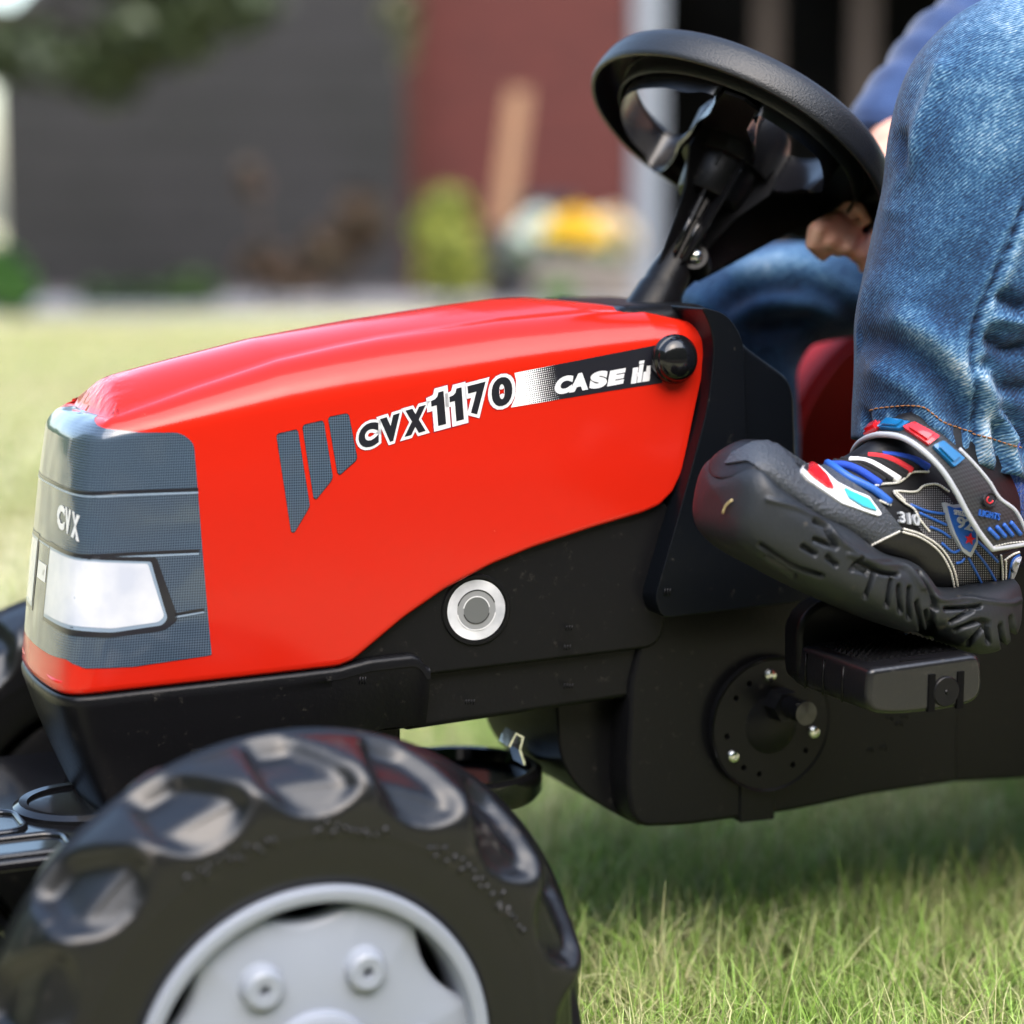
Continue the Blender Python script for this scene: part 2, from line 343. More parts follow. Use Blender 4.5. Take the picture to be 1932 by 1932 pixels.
def slab(name, A, B, thick, z0, z1, m, parent=None, bw=0, ztopB=None, loc=None):
    """box standing on the ground along A-B, going back by thick"""
    d = (B - A); d.z = 0; d.normalize(); n = Vector((-d.y, d.x, 0)); zb = z1 if ztopB is None else ztopB
    V = [A.to_3d() * 1 for _ in range(8)]; V = []
    for p, zt in ((A, z1), (B, zb)):
        for k in (0, thick):
            for z in (z0, zt): q = p + n * k; V.append((q.x, q.y, z))
    F = [[0, 4, 5, 1], [2, 3, 7, 6], [0, 1, 3, 2], [4, 6, 7, 5], [1, 5, 7, 3], [0, 2, 6, 4]]
    o = mesh(name, V, F, m, parent, False, loc)
    if bw: bevel(o, bw)
    return o
gA, gB = G(8, 588), G(765, 584)
shed = thing('shed', 'dark grey shed with long plain side wall, left of the red brick building', 'shed', tuple((gA + gB) / 2))
gM = gA.lerp(gB, .40)
slab('wall', gA, gM, 3.0, 0, 1.36, M_GWALL, shed, 0, 2.20); slab('wall', gM, gB, 3.0, 0, 2.20, M_GWALL, shed, 0, 5.2); slab('roof', gM, gB, 3.1, 2.205, 2.27, M_DROOF, shed, 0, 5.28)
slab('roof', gA - (gB - gA) * .015, gM, 3.1, 1.365, 1.42, M_DROOF, shed, 0, 2.27)
dS = (gB - gA).normalized(); nS = Vector((dS.y, -dS.x, 0))
for k in range(1, 13):       # cladding boards, each lapped over the one below
    z = .21 * k
    a = gA + nS * .004; b = gB + nS * .004
    if z > 1.34: a = gA.lerp(gM, min(1, (z - 1.34) / .84)) + nS * .004
    slab('board', a + nS * .002, b + nS * .002, .0025, z - .185, z, M_GWALL, shed)
slab('plinth', gA + nS * .03, gB + nS * .03, .03, 0, .10, mat('plinth_grey', (.10, .09, .10), .9), shed)
bA, bB, bC, bD = G(756, 578), G(1188, 578), G(1242, 578), G(2700, 592)
hs_ = thing('brick_building', 'red brick building with a dark open doorway behind the steering wheel', 'building', tuple(bB))
slab('wall', bA, bB, .25, 0, 6.2, M_BRICK, hs_); slab('door_frame', bB + Vector((0, -.03, 0)), bC + Vector((0, -.03, 0)), .12, 0, 3.2, M_POST, hs_, .01)
nB = Vector((-(bB - bA).normalized().y, (bB - bA).normalized().x, 0))
slab('lintel', bC, bD, .25, 2.9, 6.2, M_BRICK, hs_)
I0, I1 = bC + nB * .13, bD + nB * .13
slab('interior_back_wall', I0 + nB * 4.5, I1 + nB * 4.5, .1, 0, 3.2, M_INT, hs_); slab('interior_ceiling', I0, I1, 4.5, 2.85, 3.25, M_INT, hs_)
slab('interior_side_wall', I0, I0 + nB * 4.5 + (bB - bA).normalized() * .0, .1, 0, 3.2, M_INT, hs_); slab('interior_side_wall', I1, I1 + nB * 4.5, .1, 0, 3.2, M_INT, hs_)
slab('interior_floor', I0, I1, 4.5, .0, .02, M_INT, hs_)
for px in (1420, 1600):
    q = G(px, 560); slab('interior_post', q, q + Vector((.12, -.05, 0)), .08, 0, 3, mat('brown_post', (.06, .045, .035), .8), hs_)
slab('eaves', bA - (bB - bA) * .02 - nB * .3, bD - nB * .3, 5, 6.22, 6.4, M_DROOF, hs_)
# paving strip before the buildings, one slab stone at a time
pv = bpy.data.objects.new('paving', None)
pA, pB = G(-150, 616), G(1500, 610); dP = (pB - pA).normalized(); nP = Vector((-dP.y, dP.x, 0)); Lp = (pB - pA).length
strip = slab('paving', pA, pA + dP * (Lp + 6), 4.0, -.05, .062, M_PAVE); tag(strip, kind='structure')
# leaves
def leaf_cloud(cs, n, size, cols, squash=1.0):
    """cs = list of (centre, radii); returns V, F, colours"""
    V = []; F = []; C = []
    w = np.array([c[1][0] * c[1][1] * c[1][2] for c in cs]); w = w / w.sum()
    for i in range(n):
        c, r = cs[rng.choice(len(cs), p=w)]; d = rng.normal(size=3); d /= np.linalg.norm(d); rad = rng.random() ** .45
        p = Vector(c) + Vector((d[0] * r[0], d[1] * r[1], d[2] * r[2])) * rad
        u = Vector(rng.normal(size=3)).normalized(); v = u.orthogonal().normalized(); v = Matrix.Rotation(rng.uniform(0, 6.28), 3, u) @ v
        s = size * rng.uniform(.6, 1.4); b = len(V)
        V += [p - u * s, p + v * s * .45 + u * s * .1, p + u * s, p - v * s * .45 + u * s * .1]; F.append([b, b + 1, b + 2, b + 3])
        k = cols[rng.integers(len(cols))]; f = rng.uniform(.75, 1.25); C += [(k[0] * f, k[1] * f, k[2] * f, 1)] * 4
    return V, F, C
M_LEAF = mat('leaf', (.1, .2, .05), .5, .4, attr='Col')
def plant(name, label, cat, base, cs, n, size, cols, group=None, stem=.012, stemcol=(.09, .06, .04)):
    t = thing(name, label, cat, tuple(base), group)
    V, F, C = leaf_cloud(cs, n, size, cols); tag(mesh('foliage', V, F, M_LEAF, t, False, col=C))
    b = MB()
    for c, r in cs: 
        c = Vector(c); mid = Vector((base.x, base.y, 0)).lerp(c, .5) + Vector((.03, 0, .03)); b.add(tube_geo([Vector((base.x, base.y, 0)), mid, c + Vector((0, 0, r[2] * .5))], [stem, stem * .7, stem * .3], 6))
    b.build('stem', mat(name + '_stem', stemcol, .8), t); return t
def at(px, py, T): return P(px, py, T=T)
def sph(px, py, T, rx, ry=None): r = rx / FOC * T; r2 = (ry or rx) / FOC * T; return (tuple(at(px, py, T)), (r, r * .8, r2))
YG = [(.27, .30, .05), (.20, .24, .04), (.33, .34, .08), (.10, .14, .03), (.06, .09, .02)]
b0 = G(848, 592); plant('golden_shrub', 'bright yellow-green shrub against the red brick wall', 'shrub', b0, [sph(838, 430, 9.7, 62, 72), sph(870, 500, 9.6, 50, 60), sph(830, 510, 9.7, 48, 50), sph(845, 385, 9.7, 40, 30)], 2600, .035, YG)
RU = [(.055, .034, .022), (.07, .043, .025), (.045, .04, .026), (.085, .055, .036)]
plant('rusty_shrub', 'thin shrub with rusty brown leaves before the grey shed wall, nearest the brick wall', 'shrub', G(640, 596), [sph(680, 420, 10, 55, 60), sph(620, 480, 10, 60, 50), sph(560, 525, 10, 40, 26)], 800, .035, RU)
plant('rusty_shrub', 'low pinkish brown dried plant at the foot of the grey shed wall', 'shrub', G(500, 596), [sph(500, 500, 10, 60, 36), sph(475, 340, 10.3, 30, 40), sph(560, 540, 10, 60, 20)], 520, .032, RU + [(.22, .14, .11)])
GR = [(.035, .075, .02), (.05, .10, .03), (.03, .055, .018)]
plant('green_shrub', 'low green shrub at the foot of the shed wall, third plant from the left edge', 'shrub', G(350, 598), [sph(360, 548, 10.2, 55, 30), sph(320, 560, 10.2, 40, 20)], 700, .035, GR + [(.12, .20, .06)])
plant('green_shrub', 'small dark green shrub low against the shed wall, next to the leftmost bush', 'shrub', G(200, 598), [sph(200, 560, 10.2, 60, 20), sph(260, 555, 10.2, 30, 22)], 500, .035, GR)
plant('leafy_bush', 'leafy green bush at the left edge of the photo beyond the lawn', 'bush', G(10, 600), [sph(-10, 520, 9.6, 55, 60), sph(30, 545, 9.5, 40, 40)], 1500, .035, [(.06, .17, .03), (.09, .22, .05), (.04, .12, .02)])
# overhanging tree, its trunk left of the frame
DG = [(.025, .040, .014), (.035, .052, .018), (.018, .028, .012), (.05, .07, .03)]
tb = G(-330, 640); tr = thing('overhanging_tree', 'dark leafed tree whose branches hang over the top left of the shed', 'tree', tuple(tb))
cs = [sph(40, 95, 8.6, 95, 60), sph(170, 120, 8.6, 120, 50), sph(300, 60, 8.5, 120, 60), sph(210, 170, 8.6, 60, 34), sph(420, 10, 8.5, 110, 55), sph(-190, -40, 8.6, 150, 180), sph(250, -120, 8.6, 240, 100), sph(-120, 140, 8.6, 60, 60)]
V, F, C = leaf_cloud(cs, 13000, .055, DG); mesh('crown', V, F, M_LEAF, tr, False, col=C)
b = MB(); b.add(tube_geo([tb, tb + Vector((.05, 0, 1.0)), at(-240, 60, 8.6), at(-180, -160, 8.6)], [.13, .11, .09, .05], 10)).add(tube_geo([at(-240, 90, 8.6), at(-40, 20, 8.6), at(180, 40, 8.6), at(420, 0, 8.5)], [.05, .035, .02, .01], 8)).add(tube_geo([at(-60, 30, 8.6), at(60, 90, 8.6), at(210, 150, 8.6)], [.03, .02, .008], 8))
b.build('trunk', mat('bark', (.06, .05, .04), .9, bump=(30, .8, .02)), tr)
plant('trailing_branch', 'sparse leafy branch hanging down the corner between shed and brick wall', 'branch', G(770, 590), [sph(768, 90, 9.6, 22, 50), sph(755, 20, 9.6, 40, 40)], 130, .04, [(.06, .07, .03), (.10, .10, .05), (.15, .13, .08)], stem=.006)
# leaning board, broom head, tub, flower box
def px_slab(name, pts, T0, th, m, parent=None, loc=None):
    a = [at(x, y, T0) for x, y in pts]; V = a + [p + Vector((FW.x, FW.y, 0)) * th for p in a]; n = len(a)
    F = [list(range(n))[::-1], list(range(n, 2 * n))] + [[i, (i + 1) % n, n + (i + 1) % n, n + i] for i in range(n)]
    return mesh(name, V, F, m, parent, False, loc)
pb = at(948, 430, 9.75); pt = at(980, 168, 9.95)
d = (bB - bA).normalized(); hwp = .052
V = [pb - d * hwp, pb + d * hwp, pt + d * hwp, pt - d * hwp]; nb = Vector((-d.y, d.x, 0)) * .04; V += [v + nb for v in V]
pl = mesh('leaning_board', V, [[0, 1, 2, 3], [7, 6, 5, 4], [0, 4, 5, 1], [1, 5, 6, 2], [2, 6, 7, 3], [3, 7, 4, 0]], M_PLANK, None, False, tuple(pb)); tag(pl, 'orange brown wooden board leaning upright against the brick wall', 'board')
kb = thing('dark_barrel', 'narrow dark barrel under the leaning wooden board', 'barrel', tuple(G(950, 594)))
q = G(950, 594); q2 = at(950, 425, 9.75); lathe('barrel_body', [(.0001, 0), (.075, 0), (.09, .15), (.09, q2.z - .03), (.08, q2.z), (.0001, q2.z)], q, (0, 0, 1), mat('barrel_black', (.02, .02, .022), .6), kb, 24)
lathe('barrel_band', [(.091, q2.z * .6), (.094, q2.z * .6), (.094, q2.z * .66), (.091, q2.z * .66)], q, (0, 0, 1), mat('band_grey', (.08, .08, .09), .5), kb, 24)
fbA, fbB = G(1000, 596), G(1196, 596)
fb = thing('flower_box', 'weathered wooden planter box under the yellow and white flowers', 'planter', tuple((fbA + fbB) / 2))
zt_ = at(1100, 485, 9.9).z; hh = zt_ / 4
for k in range(4): slab('plank', fbA, fbB, .03, .01 + hh * k + .004, hh * (k + 1) - .004, M_WOODG, fb, .004)
slab('box_side', fbA + nB * .035, fbA + nB * .35 + d * .001, -.03, 0, zt_, M_WOODG, fb); slab('box_side', fbB + nB * .035, fbB + nB * .35, .03, 0, zt_, M_WOODG, fb); slab('potting_soil', fbA + nB * .035, fbB + nB * .035, .3, 0, zt_ - .03, mat('potting_soil', (.04, .03, .02), .9), fb)
YF = [(.80, .52, .02), (.72, .42, .01), (.85, .62, .06)]
def flowers(name, label, cs, n, cols, size=.035):
    b_ = fbA.lerp(fbB, .5) + nB * .15; b_.z = zt_ - .03; t = thing(name, label, 'flowers', tuple(b_))
    V, F, C = leaf_cloud(cs, n, size, cols); mesh('petals', V, F, M_LEAF, t, False, col=C); V, F, C = leaf_cloud([(c, (r[0], r[1], r[2] * .8)) for c, r in cs], n // 3, size, [(.08, .16, .05), (.05, .1, .03)]); mesh('leaves', [Vector(v) - Vector((0, 0, .05)) for v in V], F, M_LEAF, t, False, col=C)
    b2 = MB()
    for c, r in cs:
        c = Vector(c); b2.add(tube_geo([Vector((c.x, c.y, zt_ - .04)), c], .006, 5))
    b2.build('stalks', mat('stalk', (.05, .12, .03), .7), t)
flowers('yellow_flowers', 'bright yellow blooms in the middle of the wooden planter box', [sph(1085, 430, 9.95, 46, 34), sph(1060, 440, 9.9, 30, 26), sph(1120, 445, 9.9, 30, 24)], 700, YF)
flowers('pale_flowers', 'white and pale blue blooms at the left end of the planter box', [sph(985, 455, 9.9, 30, 34), sph(1015, 420, 9.95, 26, 26)], 260, [(.55, .62, .60), (.45, .58, .55), (.75, .75, .70)])
flowers('cream_flowers', 'cream and orange blooms at the right end of the planter box', [sph(1170, 445, 9.9, 34, 30), sph(1150, 415, 9.95, 30, 16)], 300, [(.70, .62, .40), (.75, .42, .08), (.60, .56, .45)])
tbn = G(1030, 590) + nB * .32; tub = thing('dark_tub', 'dark blue tub standing behind the planter box', 'tub', tuple(tbn)); zt2 = at(1030, 372, 10.3).z
lathe('tub_body', [(.0001, 0), (.11, 0), (.14, zt2 - .01), (.15, zt2), (.135, zt2), (.10, .03), (.0001, .03)], tbn, (0, 0, 1), mat('tub_blue', (.02, .035, .06), .5), tub, 28)
lathe('tub_rim', [(.148, zt2 - .02), (.158, zt2 - .015), (.158, zt2 + .004), (.148, zt2 + .004)], tbn, (0, 0, 1), mat('tub_rim_grey', (.04, .05, .07), .5), tub, 28)
plant('small_plant', 'small green plant on the ground before the planter box', 'plant', G(1050, 604), [sph(1052, 553, 9.4, 34, 20)], 260, .03, [(.10, .22, .05), (.07, .16, .04)])
# hedges far left and behind the photographer; side rows added to block sky light
def hedge(label, A, B, h, th):
    n = 60; V = []; d_ = (B - A); L_ = d_.length; d_.normalize(); nn_ = Vector((-d_.y, d_.x, 0)); m = 16
    for i in range(n + 1):
        for k in range(m):
            a = math.pi * k / (m - 1); p = A + d_ * L_ * i / n + nn_ * (-math.cos(a) * th) + Vector((0, 0, h * math.sin(a) ** .45)); f = noise.noise(p * .9) * .5 + noise.noise(p * 3) * .2
            p = p + (nn_ * -math.cos(a) + Vector((0, 0, 1))) * f * (.2 + math.sin(a)) * .9; p.z = max(p.z, 0) if k not in (0, m - 1) else -.02; V.append(p)
    o = mesh('hedge', V, grid_faces(n + 1, m), mat('hedge_green', (.05, .09, .03), .8, .2, var=(7, (.02, .04, .012), (.10, .16, .05), .35, .65), bump=(14, 1, .1)), None, True, tuple(A)); return tag(o, label, 'hedge')
hedge('tall green hedge far beyond the shed at the left edge', Vector((-8, 19, 0)), Vector((2.5, 21, 0)), 1.6, .9)
hedge('garden hedge behind the photographer, raised to block low sky light', Vector((-14, -11, 0)), Vector((16, -12, 0)), 9.0, 2.2)  # extra height darkens what the tractor's side reflects
hedge('unseen tree row added at the left to block side light', Vector((-9, 14, 0)), Vector((-9.5, -11, 0)), 7.0, 1.6)  # out of view, added to darken the surroundings on the left
hedge('unseen tree row added at the right to block side light', Vector((13, -11, 0)), Vector((13.5, 6, 0)), 7.0, 1.6)  # likewise added out of view, dims light from the right
# ================================================================== THE PEDAL TRACTOR
TR = thing('pedal_tractor', 'red and black pedal tractor on the lawn, steered by a child in jeans', 'pedal tractor', (.62, 0, 0))
# ---- hood: a moulded shell lofted round a plan path (front centre -> corner -> side)
PW = .08
TAP = .066
def wside(x): return .0806 - TAP * (.562 - x)      # the hood narrows towards the nose
plan = spline([(.2120, 0), (.2124, -.016), (.2136, -.032), (.2152, -.043), (.2172, -.0500), (.2200, -.0545), (.2245, -.0572), (.232, -.0589)] + [(x, -wside(x)) for x in (.25, .30, .40, .50, .5625)], 300)
ps = np.r_[0, np.cumsum(np.linalg.norm(np.diff(plan, axis=0), axis=1))]
S0 = float(np.interp(.30, plan[:, 0], ps)) - .30 * 1.0022          # s = x + S0 on the side
XK = [.19, .228, .24, .27, .32, .38, .45, .50, .53, .562]
ZS = [.396, .399, .400, .404, .411, .418, .427, .433, .436, .437]
ZT = [.407, .411, .414, .422, .434, .4435, .4515, .455, .4545, .447]
SPX = [.258, .260, .266, .289, .332, .388, .438, .466, .479, .494]
SPZ = [.4235, .4245, .4265, .432, .4415, .450, .4565, .4595, .460, .459]
INS = [.013, .014, .016, .020, .025, .028, .029, .027, .022, .012]
BOTK = [(.19, .2765), (.23, .2775), (.284, .2785), (.33, .2795), (.349, .2800), (.357, .2825), (.366, .289), (.384, .302), (.407, .3155), (.433, .3265), (.457, .3340), (.490, .3420), (.521, .3485), (.531, .3520), (.5385, .3585), (.5435, .368), (.5475, .383), (.5520, .402), (.5565, .420), (.5605, .431), (.5626, .435)]
BX = [a for a, b in BOTK]; BZ = [b for a, b in BOTK]
def TX(x, z):
    k = x * 1.0371 / .9994; xn = k / (1 + .066 * x / .9994); return xn, .507 - (.507 - z) * xn / x
BX, BZ = zip(*[TX(a, b) for a, b in BOTK]); XO = XK
XK, ZS = zip(*[TX(a, b) for a, b in zip(XO, ZS)]); ZT = [TX(a, b)[1] for a, b in zip(XO, ZT)]
def fwt(x): return float(np.clip((.36 - x) / .13, 0, 1))
def hood_point(s, v):
    """v: 0..1 side, 1..2 shoulder, 2..3 top"""
    x, y = np.interp(s, ps, plan[:, 0]), np.interp(s, ps, plan[:, 1])
    e = 1e-3; tx = np.interp(s + e, ps, plan[:, 0]) - np.interp(s - e, ps, plan[:, 0]); ty = np.interp(s + e, ps, plan[:, 1]) - np.interp(s - e, ps, plan[:, 1])
    l = math.hypot(tx, ty); nx, ny = -ty / l, tx / l           # inward
    zb = np.interp(x, BX, BZ); zs = np.interp(x, XK, ZS); zt = np.interp(x, XK, ZT); d = np.interp(x, XK, INS)
    if v <= 1: z = zb + (zs - zb) * v; ins = .0022 * max(0, (z - .37)) / .05
    elif v <= 2:
        a = (v - 1) * math.pi / 2; z = zs + (zt - zs) * math.sin(a); ins = .0022 * (zs - .37) / .05 + d * (1 - math.cos(a)) ** .9
    else: z = zt; ins = .0022 * (zs - .37) / .05 + d
    lean = .125 * (z - .278) * fwt(x)
    p = Vector((x + nx * ins + lean, y + ny * ins, z))
    if v > 2:
        q = v - 2; sp = Vector((np.interp(x, XK, SPX), 0, np.interp(x, XK, SPZ)))
        zq = p.z + (sp.z - p.z) * (1 - (1 - q) ** 2); p = p.lerp(sp, q); p.z = zq
    return p
vs_ = [0, .012, .03, .07] + list(np.linspace(.12, 1, 12)) + list(np.linspace(1, 2, 13)[1:]) + list(np.linspace(2, 3, 11)[1:])
ss_ = np.r_[np.linspace(0, ps[-1] - .04, 110), np.linspace(ps[-1] - .04, ps[-1], 40)[1:]]
rows = []
for s in ss_:
    col = [hood_point(s, v) for v in vs_]
    q = hood_point(s, 0); cx = Vector((max(q.x, .25) + .0, 0, q.z)); d = (cx - q); d.z = 0; d.normalize()
    l1 = q + d * .0030 + Vector((0, 0, .0005)); l0 = q + d * .0035 + Vector((0, 0, .006)); col[0] = q + d * .0009
    rows.append([l0, l1] + col)
k0 = int(np.searchsorted(ss_, float(np.interp(.32, plan[:, 0], ps)))); j0 = 2 + 4 + 12 + 12
for it in range(60):
    new = {}
    for i in range(k0):
        for j in range(j0, len(rows[0]) - 1):
            w_ = min(1, (j - j0 + .5) / 3) * .5 * min(1, (k0 - i) / 12); a = rows[i - 1][j] if i else Vector((rows[1][j].x, -rows[1][j].y, rows[1][j].z)); new[i, j] = rows[i][j].lerp((a + rows[i + 1][j]) / 2, w_)
    for (i, j), p in new.items(): rows[i][j] = p
nv = len(rows[0]); V = [p for r in rows for p in r] + [Vector((p.x, -p.y, p.z)) for r in rows for p in r]
F = grid_faces(len(rows), nv); n0 = len(rows) * nv
F2 = [[n0 + i for i in f[::-1]] for f in F]
bm = bmesh.new(); bv = [bm.verts.new(v) for v in V]
for f in F + F2:
    try: bm.faces.new([bv[i] for i in f])
    except ValueError: pass
bmesh.ops.remove_doubles(bm, verts=bm.verts, dist=.00004)
bmesh.ops.dissolve_degenerate(bm, dist=.00002, edges=bm.edges)
bmesh.ops.recalc_face_normals(bm, faces=bm.faces)
BV_HOOD = BVHTree.FromBMesh(bm)
hood = from_bm('hood', bm, M_RED, TR)
sm = hood.modifiers.new('s', 'SOLIDIFY'); sm.thickness = .0022; sm.offset = -1
def surf(s, z, off=.0003):
    """point of the hood's outside at path length s (negative: far half) and height z"""
    sg = 1 if s >= 0 else -1; s = min(abs(s), ps[-1] - 1e-4)
    lo, hi = 0., 2.
    for _ in range(22):
        m_ = (lo + hi) / 2
        if hood_point(s, m_).z < z: lo = m_
        else: hi = m_
    p = hood_point(s, lo); a = hood_point(max(s - .001, 0), lo); b = hood_point(min(s + .001, ps[-1]), lo); c = hood_point(s, max(lo - .01, 0)); d = hood_point(s, lo + .01)
    n = (b - a).cross(d - c).normalized()
    if n.dot(p - Vector((.42, 0, .3))) < 0: n = -n
    p = p + n * off
    return Vector((p.x, p.y * sg, p.z))
def flat_bm(loops, grid):
    """2D loops (outer, holes...) or (verts, faces) -> bmesh cut on a grid"""
    bm = bmesh.new()
    if isinstance(loops, tuple):
        vs = [bm.verts.new((*v, 0)) for v in loops[0]]
        for f in loops[1]:
            try: bm.faces.new([vs[i] for i in f])
            except ValueError: pass
    else:
        vs = [bm.verts.new((*p, 0)) for l in loops for p in l]
        for t in tessellate_polygon([[Vector((*p, 0)) for p in l] for l in loops]):
            try: bm.faces.new([vs[i] for i in t])
            except ValueError: pass
    xs = [v.co.x for v in bm.verts]; ys = [v.co.y for v in bm.verts]
    for ax, vals in ((0, xs), (1, ys)):
        a = math.floor(min(vals) / grid) + 1
        while a * grid < max(vals):
            co = [0, 0, 0]; co[ax] = a * grid; no = [0, 0, 0]; no[ax] = 1
            bmesh.ops.bisect_plane(bm, geom=bm.verts[:] + bm.edges[:] + bm.faces[:], plane_co=co, plane_no=no, dist=1e-7); a += 1
    return bm
def sz_decal(name, loops, m, parent, off=.0003, grid=.006):
    """decal on the hood from loops in (s, z)"""
    bm = flat_bm(loops, grid); uv = [(v.co.x, v.co.y) for v in bm.verts]
    bm.verts.index_update(); F = [[v.index for v in f.verts] for f in bm.faces]
    V = [surf(a, b, off) for a, b in uv]; bm.free()
    F = [f if (V[f[1]] - V[f[0]]).cross(V[f[-1]] - V[f[0]]).dot((V[f[0]] - Vector((.42, 0, .3)))) > 0 else f[::-1] for f in F]
    return mesh(name, V, F, m, parent, True, uv=uv)
def px_sz(x, y):
    d = ray(x, y); t = -(CAMP.y + .0806 - TAP * .562 + TAP * CAMP.x) / (d.y + TAP * d.x); q = CAMP + d * t
    return (float(np.interp(q.x, plan[:, 0], ps)), q.z)
def front_sz(x, y):
    h = BV_HOOD.ray_cast(CAMP, ray(x, y).normalized())[0]
    if h is None: return px_sz(x, y)
    if h.x > .245: return px_sz(x, y)
    k = int(np.argmin((plan[:150, 1] + abs(h.y)) ** 2 + .3 * (plan[:150, 0] + .125 * (h.z - .278) - h.x) ** 2)); return (float(ps[k]) * (1 if h.y < 0 else -1), h.z)
def px_decal(name, loops, m, parent, off=.0003, grid=.006): 
    if isinstance(loops, tuple): L_ = ([px_sz(*p) for p in loops[0]], loops[1])
    else: L_ = [[px_sz(*p) for p in l] for l in loops]
    return sz_decal(name, L_, m, parent, off, grid)
# ---- lettering from the built-in font
def glyph(ch, offset=0., space=1.):
    cu = bpy.data.curves.new('t', 'FONT'); cu.body = ch; cu.size = 1; cu.offset = offset; cu.resolution_u = 5; cu.space_character = space
    o = bpy.data.objects.new('t', cu); me = bpy.data.meshes.new_from_object(o)
    V = [(v.co.x, v.co.y) for v in me.vertices]; F = [list(p.vertices) for p in me.polygons]
    bpy.data.objects.remove(o); bpy.data.curves.remove(cu); bpy.data.meshes.remove(me); return V, F
def glyph_in(ch, BL, BR, TL, offset=0., base=None, space=1.):
    if ch == '1':
        pl_ = [(.40, 0), (1, 0), (1, 1), (.60, 1), (.50, .88), (.30, .82), (0, .80), (0, .63), (.40, .63)]; BL, BR, TL = map(lambda p: np.array(p, float), (BL, BR, TL))
        q = [BL + (BR - BL) * x + (TL - BL) * y for x, y in pl_]; o = (offset - (base or 0)) * np.linalg.norm(TL - BL) / .73; n_ = len(q); sgn = np.sign(sum(q[i][0] * q[(i + 1) % n_][1] - q[(i + 1) % n_][0] * q[i][1] for i in range(n_))); out = []
        for i in range(n_):
            a, b, c = q[i - 1], q[i], q[(i + 1) % n_]; e1 = (b - a) / np.linalg.norm(b - a); e2 = (c - b) / np.linalg.norm(c - b); n1 = np.array([e1[1], -e1[0]]) * sgn; n2 = np.array([e2[1], -e2[0]]) * sgn
            m_ = n1 + n2; out.append(b + m_ / max(1e-6, (1 + n1 @ n2)) * o)
        tri = tessellate_polygon([[Vector((*p, 0)) for p in out]]); return [tuple(p) for p in out], [list(t) for t in tri]
    V0, _ = glyph(ch, base or 0., space); x0 = min(v[0] for v in V0); x1 = max(v[0] for v in V0); y0 = min(v[1] for v in V0); y1 = max(v[1] for v in V0)
    V, F = glyph(ch, offset, space); BL, BR, TL = map(lambda p: np.array(p, float), (BL, BR, TL))
    return [tuple(BL + (BR - BL) * (x - x0) / (x1 - x0) + (TL - BL) * (y - y0) / (y1 - y0)) for x, y in V], F
# model number: per glyph bottom-left, bottom-right, top-left, in the crop
GL = [('C', (101, 778), (194, 752), (101, 668)), ('V', (207, 752), (298, 724), (201, 636)), ('X', (312, 718), (410, 690), (316, 598)),
      ('1', (444, 674), (504, 658), (434, 523)), ('1', (528, 652), (586, 637), (519, 505)), ('7', (616, 622), (700, 600), (604, 486)), ('0', (716, 588), (812, 564), (713, 456))]
num = [mesh('tmp', [(0, 0, 0)], [], M_DARK, TR)]
bpy.data.objects.remove(num.pop())
def merged(list_vf):
    V = []; F = []
    for v, f in list_vf:
        b = len(V); V += v; F += [[b + i for i in q] for q in f]
    return V, F
for nm, mt, o1, offz in (('number_edge', M_MAROON, .205, .00016), ('number_outline', M_WHITE, .185, .00028)):
    vf = merged([glyph_in(ch, *[c2(*p) for p in (a, b, c)], offset=o1, base=.085) for ch, a, b, c in GL])
    px_decal(nm, vf, mt, hood, offz, .008)
OB = {'C': .07, 'V': .09, 'X': .09, '7': .055, '0': .05, '1': .085}
for ch, a, b, c in GL:
    px_decal('number_glyph', glyph_in(ch, *[c2(*p) for p in (a, b, c)], offset=OB[ch], base=OB[ch]), M_DARK, hood, .0004, .008)
# brand band, fading raster at its front end
band = [c2(*p) for p in [(822, 425), (1010, 388), (1250, 341), (1478, 297)]] + [c2(1553 - 93 * math.cos(a), 358 - 113 * math.sin(a)) for a in np.linspace(.45, -.98, 9)] + [c2(*p) for p in [(1500, 470), (1250, 508), (1000, 550), (803, 583), (822, 540), (829, 500), (829, 460)]]
ba = math.atan2(*(lambda a, b: (b[1] - a[1], b[0] - a[0]))(px_sz(*c2(822, 425)), px_sz(*c2(1478, 297))))
u0 = px_sz(*c2(850, 500)); u1 = px_sz(*c2(1030, 470)); ru = lambda q: q[0] * math.cos(ba) + q[1] * math.sin(ba)
M_HALF = dots_mat('fading_raster_print', (.85, .85, .86), (.012, .012, .018), .0011, .28, -ba, grad=(ru(u0) - .002, ru(u1)))
px_decal('brand_band', [band], M_HALF, hood, .00022, .008)
for ch, BL_, BR_, TL_ in (('C', (1000, 528), (1078, 512), (1014, 448)), ('A', (1072, 514), (1156, 499), (1082, 434)), ('S', (1164, 500), (1240, 487), (1176, 424)), ('E', (1248, 485), (1318, 472), (1262, 416))):
    px_decal('brand_letter', glyph_in(ch, c2(*BL_), c2(*BR_), c2(*TL_), offset=.075, base=.06), M_WHITE, hood, .0004, .008)
ih = [[(1355, 475), (1366, 402), (1391, 398), (1380, 471)], [(1383, 470), (1396, 388), (1416, 384), (1403, 467)], [(1396, 370), (1420, 366), (1417, 381), (1394, 385)], [(1407, 466), (1414, 420), (1426, 418), (1430, 393), (1448, 390), (1441, 461)], [(1376, 442), (1379, 424), (1392, 422), (1389, 440)]]
for q in ih: px_decal('emblem_bar', [[c2(*p) for p in q]], M_WHITE, hood, .0004, .01)
